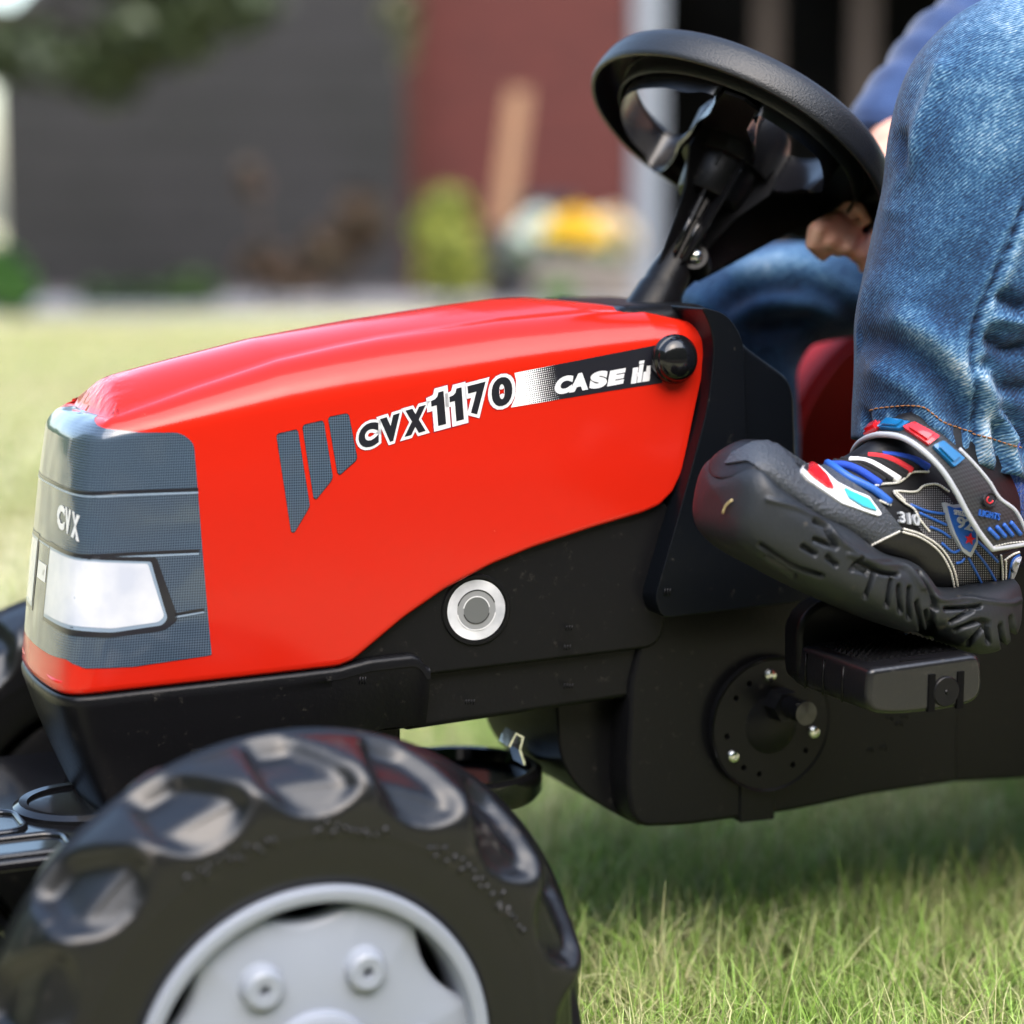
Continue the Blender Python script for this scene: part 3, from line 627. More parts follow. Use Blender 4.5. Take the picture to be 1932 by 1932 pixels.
# three raster slats with dark edges
for q in ([(1316, 765), (1326, 753), (1427, 733), (1438, 743), (1507, 1105), (1500, 1124), (1428, 1242), (1410, 1238)],
          [(1460, 722), (1470, 709), (1571, 688), (1582, 700), (1629, 962), (1624, 982), (1541, 1078), (1525, 1070)],
          [(1603, 680), (1613, 669), (1709, 652), (1720, 662), (1758, 868), (1752, 887), (1667, 958), (1653, 948)]):
    pts = fillet([c1(*p) for p in q], 3, 3); cen = sum(pts, Vector((0, 0))) / len(pts)
    s_ = px_decal('slat_print', [pts], M_DARK, hood, .0002, .01)
    px_decal('slat_raster', [[p + (cen - p).normalized() * 1.6 for p in pts]], M_RASTER, hood, .0003, .01)
# ---- wraparound grille print (s, z), mirrored to the far side
def mirror_loop(side): return [(-a, b) for a, b in side[::-1]] + side
sz = px_sz
gr = [(.0, .4075), (.030, .4065), (.050, .4035)] + [sz(*p) for p in fillet([(215, 819), (300, 818), (330, 838), (345, 925), (397, 1236), (250, 1258), (160, 1262)], [0, 18, 14, 0, 3, 0, 0], 4)] + [(.05, .2890), (.03, .288), (0, .2878)]
gr = [g for g in gr if g[0] > -1]
full = [p for p in gr if p[0] > 0]; loop = [(0, .4085)] + full + [(0, .2878)] + [(-a, b) for a, b in full[::-1]]
grille = sz_decal('grille_print', [loop], M_RASTER, hood, .0003, .005)
def band_sz(name, pts, wd, m, off, both=True, n=40):
    """printed line of width wd along (s, z) points"""
    p = spline(pts, n); t = np.gradient(p, axis=0); t /= np.linalg.norm(t, axis=1)[:, None]; nn = np.c_[-t[:, 1], t[:, 0]] * wd / 2
    A = [tuple(q) for q in p + nn] + [tuple(q) for q in (p - nn)[::-1]]
    return sz_decal(name, [A], m, hood, off, .005)
SC_ = .062   # path length of the front corner
def wrapline(zc, end, w=.0016):
    e = sz(*end); pts = [(-e[0], e[1]), (-SC_ - .01, zc + .0005), (-SC_ + .02, zc), (0, zc + .0005), (SC_ - .02, zc), (SC_ + .01, zc + .0005), e]
    band_sz('grille_line', pts, w, M_DARK, .00045, n=70)
    band_sz('grille_line', [(a, b - w * .95) for a, b in pts], w * .6, M_BLUEG, .00045, n=70)
wrapline(sz(165, 934)[1], (346, 925)); wrapline(sz(150, 1052)[1], (357, 1040)); 
for e0, e1 in (((318, 1160), (376, 1150)),):
    for sg in (1, -1):
        a, b = sz(*e0), sz(*e1); pts = [(sg * a[0], a[1]), (sg * b[0], b[1])]
        band_sz('grille_line', pts, .0014, M_DARK, .0005, n=4); band_sz('grille_line', [(x, z - .0014) for x, z in pts], .0008, M_BLUEG, .0005, n=4)
zl0, zl1 = sz(138, 1190)[1], sz(138, 1056)[1]; LE = front_sz(92, 1090)[0]; print('LE', LE)
for sg in (1, -1):
    F_ = lambda L: [(sg * a, b) for a, b in L]
    lampo = [(LE - .002, zl1 + .003)] + [sz(*p) for p in fillet([(145, 1052), (272, 1052), (328, 1170), (300, 1190), (200, 1203), (140, 1203)], [0, 8, 12, 8, 10, 0], 4)] + [(LE - .002, zl0 - .002)]
    lo_ = sz_decal('lamp_border', [F_(lampo)], M_DARK, hood, .0005, .005)
    l2 = [(LE - .0, zl1 + .0005)] + [sz(*p) for p in fillet([(145, 1058), (262, 1061), (306, 1168), (296, 1180), (200, 1194), (140, 1192)], [0, 4, 8, 6, 8, 0], 4)] + [(LE, zl0)]
    sz_decal('lamp_edge', [F_(l2)], M_BLUEG, hood, .0006, .005)
    l3 = [(LE + .001, zl1 - .0008)] + [sz(*p) for p in fillet([(145, 1062), (256, 1065), (299, 1164), (288, 1174), (200, 1186), (140, 1184)], [0, 4, 8, 6, 8, 0], 4)] + [(LE + .001, zl0 + .0018)]
    sz_decal('headlight_print', [F_(l3)], M_LAMP, hood, .0007, .005)
for ch, BL_, BR_, TL_ in (('C', (284, 1208), (320, 1232), (291, 1092)), ('V', (323, 1234), (352, 1252), (326, 1112)), ('X', (353, 1256), (390, 1282), (360, 1132))):
    vv, ff = glyph_in(ch, c1(*BL_), c1(*BR_), c1(*TL_), offset=.06, base=.05); sz_decal('front_letter', ([front_sz(*p) for p in vv], ff), M_WHITE, hood, .0006, .006)
bq = [front_sz(*c1(*p)) for p in ((165, 1330), (236, 1412), (230, 1490), (160, 1425))]; bz = (bq[0][1] + bq[1][1]) / 2, (bq[2][1] + bq[3][1]) / 2
sz_decal('badge_print', [[(-LE + .006, bz[0]), (LE - .004, bz[0]), (LE - .004, bz[1]), (-LE + .006, bz[1])]], M_WHITE, hood, .0005, .005)
sz_decal('badge_letter', [[(LE - .007, bz[0] - .003), (LE - .010, bz[0] - .003), (LE - .012, bz[1] + .003), (LE - .009, bz[1] + .003)]], M_GREY, hood, .0006, .005)
# ---- the domed black plug at the hood's rear
bc = P(*c2(1553, 360), Y=-.0806)
lathe('dome_plug', [(.0132, -.002), (.0132, .0006), (.0124, .0018), (.0118, .0022)] + [(.0117 * math.cos(a), .0022 + .0066 * math.sin(a)) for a in np.linspace(.05, math.pi / 2, 14)], bc, (0, -1, 0), M_GLS, hood, 56)
# ---- bumper band under the hood, lofted round the same path
bw_s = np.linspace(0, float(np.interp(TX(.3985, .276)[0], plan[:, 0], ps)), 120); rows = []
TB = [TX(*q) for q in [(.19, .2765), (.33, .2795), (.349, .2800), (.357, .2815), (.366, .2830), (.389, .2835), (.3935, .2815), (.3965, .276)]]
for s in bw_s:
    x, y = np.interp(s, ps, plan[:, 0]), np.interp(s, ps, plan[:, 1])
    tx, ty = np.interp(s + .001, ps, plan[:, 0]) - np.interp(s - .001, ps, plan[:, 0]), np.interp(s + .001, ps, plan[:, 1]) - np.interp(s - .001, ps, plan[:, 1])
    l = math.hypot(tx, ty); nx, ny = -ty / l, tx / l
    zt = np.interp(x, [a for a, b in TB], [b for a, b in TB]) - .0006; zb = .203 + .035 * np.clip((x - .30) / .08, 0, 1) if x > .30 else .203
    col = [(.0065, zt - .001), (.0055, zt), (.001, zt), (-.0004, zt - .0008), (-.0012, zt - .0025), (-.0012, zt - .006)]
    for q in np.linspace(.12, .94, 12): col.append((-.0012 + .010 * q ** 1.6, zt + (zb - zt) * q))
    col += [(.0095, zb + .002), (.012, zb + .0004), (.016, zb), (.03, zb)]
    rows.append([Vector((x + nx * i + .22 * max(0, zt - .004 - z) * float(np.clip((.30 - x) / .07, 0, 1)), y + ny * i, z)) for i, z in col])
nv = len(rows[0]); V = [p for r in rows for p in r] + [Vector((p.x, -p.y, p.z)) for r in rows for p in r]
F = grid_faces(len(rows), nv); n0 = len(rows) * nv; F += [[n0 + i for i in f[::-1]] for f in F]
e0 = (len(rows) - 1) * nv; F += [list(range(e0, e0 + nv))]
bm = bmesh.new(); bv = [bm.verts.new(v) for v in V]
for f in F:
    try: bm.faces.new([bv[i] for i in f])
    except ValueError: pass
bmesh.ops.remove_doubles(bm, verts=bm.verts, dist=.00004); bmesh.ops.recalc_face_normals(bm, faces=bm.faces)
bump_o = from_bm('bumper', bm, M_BLK, TR); bump_o.data.set_sharp_from_angle(angle=R(50))
box('bumper_core', (.250, -.050, .207), (.395, .050, .262), M_BLK, bump_o, .004)
# ---- engine cover, frame, gearbox
def px_prism(name, pts, r, Y, Y1, m, parent, bw, seg=3): 
    return prism_xz(name, [tuple(q) for q in fillet(pxz(pts, Y), r, 6)], Y, Y1, m, parent, bw, seg)
def taper(o, inset):
    for v in o.data.vertices:
        x = v.co.x + OFF[TR.name].x; v.co.y = math.copysign(wside(min(x, .562)) - inset, v.co.y)
def pxt(pts, inset):
    out = []
    for x, y in pts:
        d = ray(x, y); t = -(CAMP.y + .0806 - inset - TAP * .562 + TAP * CAMP.x) / (d.y + TAP * d.x); q = CAMP + d * t; out.append((q.x, q.z))
    return out
def px_prism_t(name, pts, r, inset, m, parent, bw):
    # cut along x so the faces can follow the taper
    o = prism_xz(name, [tuple(q) for q in fillet(pxt(pts, inset), r, 6)], -.07, .07, m, parent, bw, 3); taper(o, inset); return o
cover = px_prism_t('engine_cover', [(630, 1295), (650, 1200), (760, 1120), (900, 1030), (1240, 930), (1300, 1000), (1262, 1130), (1250, 1204), (1228, 1224), (795, 1277)], [0, 0, 0, 0, 0, 0, 0, .008, .006, 0], .0042, M_BLK, TR, .0025)
px_prism_t('frame', [(640, 1320), (690, 1240), (1300, 1120), (1300, 1318), (1188, 1318), (772, 1380)], [0, 0, 0, 0, 0, 0], .0090, M_BLK, TR, .004)
gb = px_prism('gearbox_housing', [(1190, 1290), (1230, 1120), (1500, 1050), (1815, 1000), (1808, 1476), (1750, 1484), (1640, 1500), (1500, 1530), (1300, 1558), (1200, 1562), (1184, 1500)], [0, 0, 0, .004, .004, .01, .01, .01, .01, .022, .01], -.0725, .0725, M_BLK, TR, .006, 4)
px_prism('drive_casing', [(1700, 1100), (2300, 1000), (2300, 1425), (1932, 1470), (1780, 1478), (1700, 1470)], .004, -.060, .060, M_BLK, TR, .005)
px_prism('drain_tab', [(1397, 1470), (1462, 1470), (1462, 1546), (1397, 1553)], .0, -.0738, -.06, M_BLK, TR, .001)
for mx_, my_ in ((1672, 1355), (1700, 1352), (1690, 1366), (1636, 1416), (1660, 1412)):
    MB().add(tube_geo([P(mx_, my_, Y=-.0727), P(mx_ + 9, my_ - 5, Y=-.0727), P(mx_ + 12, my_ + 3, Y=-.0727)], .0006, 6)).build('raised_mark', M_BLK, TR)
px_prism('gearbox_nose', [(1050, 1320), (1210, 1290), (1210, 1560), (1150, 1530), (1090, 1490), (1056, 1430)], [.002, 0, 0, .01, .014, .012], -.050, .056, M_BLK, TR, .012, 5)
# crank bearing disc with holes and screws
dc = P(1450, 1365, Y=-.0755); DR = .0365
outer = [(dc.x + DR * math.cos(a), dc.z + DR * math.sin(a)) for a in np.linspace(0, 2 * math.pi, 73)[:-1]]
loops = [outer]
for k in range(16):
    if k in (2, 3, 7, 12, 15, 1): continue
    a = R(22.5 * k + 8); hx, hz = dc.x + .0285 * math.cos(a), dc.z + .0285 * math.sin(a)
    loops.append([(hx + .0017 * math.cos(b), hz + .0017 * math.sin(b)) for b in np.linspace(2 * math.pi, 0, 13)[:-1]])
bm = bmesh.new(); vs = [bm.verts.new((p[0], -.0785, p[1])) for l in loops for p in l]
for t in tessellate_polygon([[Vector((*p, 0)) for p in l] for l in loops]): bm.faces.new([vs[i] for i in t])
ge = bmesh.ops.extrude_face_region(bm, geom=bm.faces[:]); bmesh.ops.translate(bm, verts=[v for v in ge['geom'] if isinstance(v, bmesh.types.BMVert)], vec=(0, .006, 0))
bmesh.ops.recalc_face_normals(bm, faces=bm.faces)
disc = from_bm('crank_disc', bm, M_BLK, TR, False)
lathe('disc_rim', [(DR - .0012, -.001), (DR + .0015, .0005), (DR + .0018, -.003), (DR - .001, -.0035)], (dc.x, -.0785, dc.z), (0, -1, 0), M_BLK, disc, 72)
lathe('disc_boss', [(.0001, .0015), (.014, .0015), (.0165, 0), (.0165, -.002)], (dc.x, -.0785, dc.z), (0, -1, 0), M_BLK, disc, 48)
for x, y in ((1453, 1274), (1383, 1427), (1535, 1381)):
    q = P(x, y, Y=-.079)
    s_ = lathe('screw', [(.0038, -.0005), (.0037, .0006), (.0028, .0018), (.0013, .0022), (.0011, .0012), (.0001, .0011)], q, (0, -1, 0), M_MET, disc, 20)
# crank pin towards the rider's pedal
pc = P(1470, 1327, Y=-.081); ax = Vector((0, -1, 0))
lathe('crank_nut', [(.0001, .010), (.0088, .010), (.0092, .009), (.0095, .001), (.0095, -.002)], pc, ax, M_BLK, TR, 6)
lathe('crank_pin', [(.0001, -.001), (.0062, -.001), (.0062, .014), (.0066, .015), (.0066, .019), (.0001, .0195)], pc + Vector((.001, -.008, 0)), ax, M_GLS, TR, 32)
# ---- cowl behind the hood
shell_s = np.linspace(float(np.interp(.45, plan[:, 0], ps)), ps[-1], 20); rows = []
for s in shell_s:
    k = (s - shell_s[0]) / (shell_s[-1] - shell_s[0]); r_ = []
    for v in np.linspace(.3, 3, 40):
        p = hood_point(s, v); q = Vector((.4, 0, .36)); d = (q - p); d.x = 0; d.normalize(); p2 = p + d * .0032; p2.x = p.x + (.013 + .07 * max(0, v - 2) ** 1.2) * k ; r_.append(p2)
    rows.append(r_)
nv = len(rows[0]); V = [p for r in rows for p in r] + [Vector((p.x, -p.y, p.z)) for r in rows for p in r]; F = grid_faces(len(rows), nv); n0 = len(rows) * nv; F += [[n0 + i for i in f[::-1]] for f in F]
bm = bmesh.new(); bv = [bm.verts.new(v) for v in V]
for f in F: bm.faces.new([bv[i] for i in f])
bmesh.ops.remove_doubles(bm, verts=bm.verts, dist=.0002); bmesh.ops.recalc_face_normals(bm, faces=bm.faces); from_bm('dash_top', bm, M_BLK, TR)
box('dash_plateau', (.517, -.060, .42), (.576, .060, .4575), M_BLK, TR, .009)
cw = px_prism('cowl', [(1322, 578), (1372, 592), (1404, 640), (1410, 900), (1528, 960), (1534, 1133), (1248, 1167), (1236, 1128), (1290, 940), (1338, 760), (1348, 655), (1340, 612)], [.004, .007, .010, .006, 0, .004, .007, .004, .02, .02, .01, .006], -.0895, .0895, M_COWL, TR, .006, 4)
px_prism('cowl_rear', [(1385, 625), (1410, 655), (1488, 712), (1500, 745), (1508, 980), (1530, 1130), (1385, 1150)], [0, .004, .008, .006, 0, 0, 0], -.0845, .0845, M_COWL, TR, .005, 3)
# small raised ribs moulded on the black parts (worn emblem marks)
def ribs(x, y, Y, n=3, h=9, dx=5):
    b = MB()
    for k in range(n): b.add(tube_geo([P(x + dx * k, y, Y=Y), P(x + dx * k - 2, y + h, Y=Y)], .00045, 5))
    return b.build('moulded_ribs', M_BLK, TR)
ribs(1070, 1190 - 10, -.0747); ribs(1066, 1262 - 45, -.0747); ribs(880, 1320, -.0697, 4); ribs(1066, 1290, -.0697, 4); ribs(680, 1277, -.0819, 3, 14)
ribs(1255, 1110, -.0897, 3, 14)
# filler cap print on the engine cover
FT = pxt([c2(638, 1510)], .0042)[0]; fc = Vector((FT[0], -(wside(FT[0]) - .0042), FT[1])); YF = fc.y - .0001
def disc_print(name, r0, r1, m, parent, y, a0=0, a1=360, seg=56, gradz=None):
    V = []; n_ = seg if a1 - a0 < 360 else seg
    for k in range(n_ + 1):
        a = R(a0 + (a1 - a0) * k / n_)
        for r in (r0, r1): V.append((fc.x + r * math.cos(a), y - TAP * r * math.cos(a), fc.z + r * math.sin(a)))
    F = [[2 * k, 2 * k + 2, 2 * k + 3, 2 * k + 1] for k in range(n_)]
    return mesh(name, V, F, m, parent, False)
M_STEEL = mat('silver_print', (.55, .55, .58), .28, coat=.4, var=(25, (.36, .37, .40), (.8, .8, .82), .4, .6))
M_MGREY = mat('mid_grey_print', (.23, .235, .245), .3, coat=.4); M_DGREY = mat('dark_grey_print', (.10, .105, .11), .3, coat=.4)
cap = lathe('filler_cap', [(.0190, -.001), (.0190, .0006), (.0184, .0012), (.0170, .0012), (.0169, .0004), (.0001, .0004)], (fc.x, fc.y, fc.z), (-TAP, -1, 0), M_BLK, TR, 64)
disc_print('cap_ring', .0100, .0160, M_STEEL, cap, YF - .0006); disc_print('cap_disc', .0001, .01065, M_MGREY, cap, YF - .0007); disc_print('cap_centre', .0001, .0070, M_DGREY, cap, YF - .0008)
for r, y, m, a0, a1 in ((.0106, YF - .0009, M_WHITE, 190, 350), (.0106, YF - .0009, M_DARK, 20, 165), (.0072, YF - .0009, M_WHITE, 10, 170), (.0072, YF - .0009, M_DARK, 195, 345)):
    disc_print('cap_arc', r - .0003, r + .0003, m, cap, y, a0, a1, 30)
# ---- front coupling plate
cp = box('coupling_plate', (.065, -.100, .200), (.262, .100, .2055), M_GLS, TR, .002)
b = MB()
def rrect(x0, x1, y0, y1, r, z, n=6):
    out = []
    for cx, cy, a0 in ((x1 - r, y1 - r, 0), (x0 + r, y1 - r, 90), (x0 + r, y0 + r, 180), (x1 - r, y0 + r, 270)):
        for k in range(n + 1):
            a = R(a0 + 90 * k / n); out.append((cx + r * math.cos(a), cy + r * math.sin(a), z - .0062))
    return out
for x0, x1, y0, y1 in ((.07, .21, -.094, -.064), (.07, .196, -.054, -.016), (.07, .185, .004, .036), (.07, .196, .05, .090)):
    b.add(tube_geo(rrect(x0, x1, y0, y1, .010, .2118), .0022, 8, True))
b.build('plate_rib', M_GLS, cp)
for y in (-.024, .022):
    lathe('plate_socket', [(.013, -.002), (.0125, .006), (.010, .009), (.0085, .0085), (.008, -.002), (.0001, -.003)], (.150, y, .2055), (0, 0, 1), M_GLS, cp, 36)
lathe('collar', [(.036, -.002), (.036, .004), (.033, .0062), (.029, .0058), (.028, .004), (.022, .0035), (.0001, .0035)], (.232, -.020, .2035), (0, 0, 1), M_GLS, cp, 48)
# ---- steering arm under the frame
sa = P(935, 1455, Y=-.01); arm = lathe('steering_arm', [(.0001, .0), (.036, .0), (.044, .002), (.047, .006), (.047, .017), (.044, .019), (.041, .0185), (.0395, .012), (.0001, .011)], (.448, .0, .180), (0, 0, 1), M_GLS, TR, 56)
box('arm_bar', (.27, -.014, .184), (.45, .014, .196), M_BLK, arm, .003)
b = MB(); 
cl = [P(*q, Y=-.035) for q in ((948, 1402), (962, 1376), (978, 1384), (972, 1408), (981, 1436))]
V = [p + Vector((0, dy, 0)) for p in cl for dy in (-.008, .006)]
clip = mesh('spring_clip', V, grid_faces(5, 2), M_MET, TR, False); clip.modifiers.new('s', 'SOLIDIFY').thickness = .0014
lathe('kingpin', [(.0001, 0), (.016, 0), (.016, .05), (.0001, .05)], (.29, -.05, .19), (0, 0, 1), M_BLK, TR, 24)
lathe('axle', [(.0001, 0), (.011, 0), (.011, .44), (.0001, .44)], (.2862, .22, .137), (0, -1, 0), M_BLK, TR, 24)
for yy in (-.05, .05): box('axle_hanger', (.268, yy - .014, .10), (.304, yy + .014, .215), M_BLK, TR, .004)

# ---- wheels
def make_wheel(cx, cy, cz, RR, wd, nl, name, side=-1, full=True):
    w = lathe(name, [(.0001, .0), (.066 * RR / .1407, .0), (.0725 * RR / .1407, .003), (.0735 * RR / .1407, .008), (.0735 * RR / .1407, .030), (.0001, .032)], (0, -side * wd * .40, 0), (0, side, 0), M_BLK, None, 64); w.parent = TR; w.location = Vector((cx, cy, cz)) - OFF[TR.name]
    k = RR / .1407; kw = wd / .075
    prof = np.array([(-.0295, .0785), (-.0335, .0815), (-.0362, .090), (-.0378, .100), (-.0386, .110), (-.0384, .119), (-.0360, .1265), (-.0300, .1318), (-.020, .1352), (-.010, .1376), (0, .1388)])
    p1 = spline(prof, 46); p = np.r_[p1, (p1[:-1] * [-1, 1])[::-1]]; tn = np.gradient(p, axis=0); tn /= np.linalg.norm(tn, axis=1)[:, None]
    nr = np.c_[-tn[:, 1], tn[:, 0]]; arc = np.r_[0, np.cumsum(np.linalg.norm(np.diff(p, axis=0), axis=1))]; dmid = np.abs(arc - arc[45]); sgn = np.sign(arc - arc[45])
    NT = 672; th = np.linspace(0, 2 * math.pi, NT, endpoint=False)[:, None]; step = 2 * math.pi / nl
    d = dmid[None, :]; sg = sgn[None, :]
    skew = np.clip(d, 0, .042) / .042; ph = th - R(95.5) + .10 * skew - np.where(sg > 0, step / 2, 0)
    ph = (ph + step / 2) % step - step / 2; lat = np.abs(ph) * .13
    hw = .0070 + .0132 * np.clip((d - .003) / .030, 0, 1) ** .8; end = .0545; rr = np.clip(end - d, -1, .019) / .019
    hw = hw * np.sqrt(np.clip(1 - (1 - np.clip(rr, 0, 1)) ** 2, 0, 1)); m_ = 1 / (1 + np.exp(-(hw - lat) / .0015)) * (d < end)
    bowl = np.clip(1 - (lat / np.maximum(hw, 1e-5)) ** 2, 0, 1) ** .6; h = -.0082 * m_ * (.80 + .20 * bowl) * np.clip((d - .0022) / .006, 0, 1) * np.clip((end - d) / .012, 0, 1) ** .5 + .0020 * np.exp(-(d / .0014) ** 4)
    h = h + .0006 * np.exp(-((d - .062) / .0012) ** 2)
    rad = (p[None, :, 1] + nr[None, :, 1] * h) * k; ww = (p[None, :, 0] + nr[None, :, 0] * h) * kw
    V = np.stack([rad * np.cos(th), ww + th * 0, rad * np.sin(th)], -1).reshape(-1, 3)
    nvp = len(p); i = np.arange(NT)[:, None]; q = np.arange(nvp - 1)[None, :]; j = (i + 1) % NT
    Fq = np.stack([i * nvp + q, i * nvp + q + 1, j * nvp + q + 1, j * nvp + q], -1).reshape(-1, 4)
    lathe_in = [(.0001, .0), (.070, .0), (.0745, .004), (.0745, .010), (.0001, .012)]
    o = mesh('tyre', V.astype(np.float32), Fq, M_TYR, None); o.parent = w
    def sub(ob): ob.parent = w; return ob
    yo = side * .0375 * kw
    def L(nm, prof_, m): 
        ob = lathe(nm, [(r * k, hh) for r, hh in prof_], (0, yo, 0), (0, side, 0), m, None, 96); ob.parent = w; return ob
    L('rim_ring', [(.0740, -.028), (.0785, -.026), (.0775, -.010), (.0800, -.0045), (.0800, -.0015), (.0788, .0002), (.0765, .0006), (.0735, -.0005), (.0722, -.004), (.0715, -.012), (.0710, -.028)], M_RIM)
    L('hub', [(.0001, .0045), (.006, .0045), (.0065, .0015), (.0120, .0012), (.0125, .0045), (.0150, .0055), (.0222, .0050), (.0250, .0035), (.0262, .0005), (.0262, -.01)], M_RIM)
    # spoked disc: six lens shaped slots at its rim
    NA = 192; V = []; rr_ = []
    for a_i in range(NA):
        a = 2 * math.pi * a_i / NA; qf = (a / (math.pi / 3) + .5) % 1 - .5; t_ = max(0, 1 - abs(qf) / .30); dip = .0112 * (1 - (1 - t_) ** 2) ** .8 if t_ > 0 else -.003
        Ro = .0745 - max(dip, 0) - (0 if dip >= 0 else -.001); rings = [(.020, -.001), (.034, -.0012), (.050, -.0035), (Ro - .0035, -.0065), (Ro - .0012, -.0075), (Ro, -.0095), (Ro, -.016)]
        for r, hh in rings: V.append(((r * k) * math.cos(a + .55), yo + side * hh * 1.0, (r * k) * math.sin(a + .55)))
    F = grid_faces(NA, 7, True)
    if side > 0: F = [f[::-1] for f in F]
    dsk = sub(mesh('rim_disc', V, F, M_RIM, None))
    for q in range(6):
        a = (q + .5) * math.pi / 3 + .55; c = (.046 * k * math.cos(a), yo - side * .003, .046 * k * math.sin(a))
        b_ = lathe('rim_bolt', [(.0001, .0015), (.0022, .0015), (.0026, .0058), (.0070, .0062), (.0086, .0050), (.0094, .0010), (.0105, -.0006), (.0110, -.0020)], c, (0, side, 0), M_RIM, None, 28); b_.parent = w
    return w
fw_ = make_wheel(.2832, -.200, .1380, .1432, .075, 16, 'front_wheel')
b = MB()
for k in range(62):      # worn raised marks on the sidewall, no longer readable
    a = R(122 - k * 1.55 + rng.normal(0, .3)); 
    if 15 <= k <= 19 or 33 <= k <= 38: continue
    r0 = .1060 + rng.uniform(-.003, .003); dr = rng.uniform(.0012, .0035); y_ = -.0381 * (1 if True else 0)
    q = lambda r, aa: Vector((.2842 + r * math.cos(aa), -.200 - .0386, .1375 + r * math.sin(aa)))
    b.add(tube_geo([q(r0, a), q(r0 + dr * .5, a + rng.normal(0, .006)), q(r0 + dr, a + rng.normal(0, .01))], .0011, 6))
rm_ = b.build('raised_marks', M_TYR, TR); rm_.data.transform(Matrix.Translation(OFF[TR.name] - Vector((.2842, -.200, .1375)))); rm_.parent = fw_
def copy_part(o, parent):
    c = o.copy(); COL.objects.link(c); c.parent = parent
    for ch in [x for x in bpy.data.objects if x.parent == o and x != c]: copy_part(ch, c)
    return c
f2 = copy_part(fw_, TR); f2.location = Vector((.2862, .200, .137)) - OFF[TR.name]; f2.rotation_euler = (0, 0, math.pi)
rw = make_wheel(1.16, -.21, .175, .168, .095, 16, 'rear_wheel')
r2 = copy_part(rw, TR); r2.location = Vector((1.16, .21, .175)) - OFF[TR.name]; r2.rotation_euler = (0, 0, math.pi)
# fenders over the rear wheels, seat
M_FEN = mat('red_fender_plastic', (.62, .014, .010), .45, .3, bump=(300, .1, .001))
fA, fB = P(1486, 860, Y=.19), P(1604, 640, Y=.19); frx = .25; fcx = fA.x + frx; frz = (fB.z - fA.z) / math.sqrt(1 - ((fB.x - fcx) / frx) ** 2); fcz = fA.z
for sg in (-1, 1):
    V = []; A = np.linspace(R(215), R(20), 40)
    for a in A:
        for rr, y in ((.20, .180), (.205, .185), (.207, .22), (.205, .272), (.195, .278)):
            V.append((fcx + frx * rr / .2 * math.cos(a), sg * y, fcz + frz * rr / .2 * math.sin(a)))
    fo = mesh('fender', V, grid_faces(40, 5), M_FEN, TR); fo.modifiers.new('s', 'SOLIDIFY').thickness = .004
    V = [(p[0], sg * .180, p[2]) for p in V[::5]]; V += [(fcx + (v[0] - fcx) * .55, v[1], fcz + (v[2] - fcz) * .4) for v in V]
    n = 40; fs = mesh('fender_side', V, [[i, i + 1, n + i + 1, n + i] for i in range(n - 1)], M_FEN, TR, False); fs.modifiers.new('s', 'SOLIDIFY').thickness = .003
prism_xz('seat', [tuple(q) for q in fillet([(.97, .33), (.97, .36), (1.13, .365), (1.19, .50), (1.215, .50), (1.17, .33)], [.01, .01, .03, .01, .01, .02])], -.11, .11, M_BLK, TR, .01)
prism_xz('rear_body', [(.80, .19), (.80, .29), (.95, .33), (1.2, .33), (1.25, .2), (1.2, .14), (.9, .14)], -.07, .07, M_BLK, TR, .01)

# ---- the pedal under the shoe
def pedal(sg):
    yo, yi = -.212, -.137; pl = pxz([(1648, 1262), (1700, 1256), (1852, 1240), (1857, 1256), (1856, 1322), (1780, 1342), (1690, 1350), (1636, 1342), (1632, 1290)], yo)
    return pl
PL = [tuple(q) for q in fillet(pxz([(1640, 1262), (1852, 1232), (1857, 1322), (1790, 1340), (1690, 1350), (1634, 1345)], -.212), [.004, .006, .010, .01, .01, .010], 5)]
M_PED = dusty(mat('pedal_plastic', (.008, .008, .010), .30, .55, bump=(400, .2, .0006)), 140, .6, .72, (.16, .145, .12), .2)
ped = prism_xz('pedal', PL, -.212, -.139, M_PED, TR, .004, 4)
xs = [p[0] for p in PL]; x0, x1 = min(xs), max(xs); zt = max(p[1] for p in PL); z0 = min(p[1] for p in PL)
PEDZ = sorted([p[1] for p in PL])[-3]
def ztop(x):
    a, b = P(1640, 1262, Y=-.212), P(1852, 1232, Y=-.212); return a.z + (b.z - a.z) * (x - a.x) / (b.x - a.x)
# toe guard at the inner end
prism_xz('pedal_guard', [tuple(q) for q in fillet([(x0 - .001, z0 + .004), (x0 - .002, ztop(x0) + .013), (x0 + .012, ztop(x0) + .024), (x1 - .006, ztop(x1) + .016), (x1 - .002, ztop(x1)), (x1 - .004, z0 + .006)], [.01, .012, .012, .006, .004, .004], 5)], -.150, -.134, M_BLK, ped, .004, 4)
b = MB(); g = .0042
for i in range(13):
    for j in range(10):
        x = x0 + .010 + i * g; y = -.198 + j * g; z = ztop(x)
        if x > x1 - .008: continue
        b.add(([(x - g / 2, y - g / 2, z - .0003), (x + g / 2, y - g / 2, z - .0003), (x + g / 2, y + g / 2, z - .0003), (x - g / 2, y + g / 2, z - .0003), (x, y, z + .0019)], [[0, 1, 4], [1, 2, 4], [2, 3, 4], [3, 0, 4]]))
tag(b.build('grip_studs', M_GLS, ped, False), kind='stuff')
for k, yy in enumerate((-.190, -.172, -.155)):
    b = MB().add(tube_geo([(x0 - .0002, yy, z0 + .004), (x0 - .0004, yy, z0 + .014), (x0 + .0002, yy, ztop(x0) - .003)], .0007, 6)); b.build('pedal_rib', M_BLK, ped)
q = P(1785, 1305, Y=-.2125)
lathe('pedal_plug', [(.0001, .0012), (.0006, .0012), (.0012, .0006), (.0072, .0008), (.0078, .0003), (.0078, -.002)], q, (0, -1, 0), M_BLK, ped, 36)
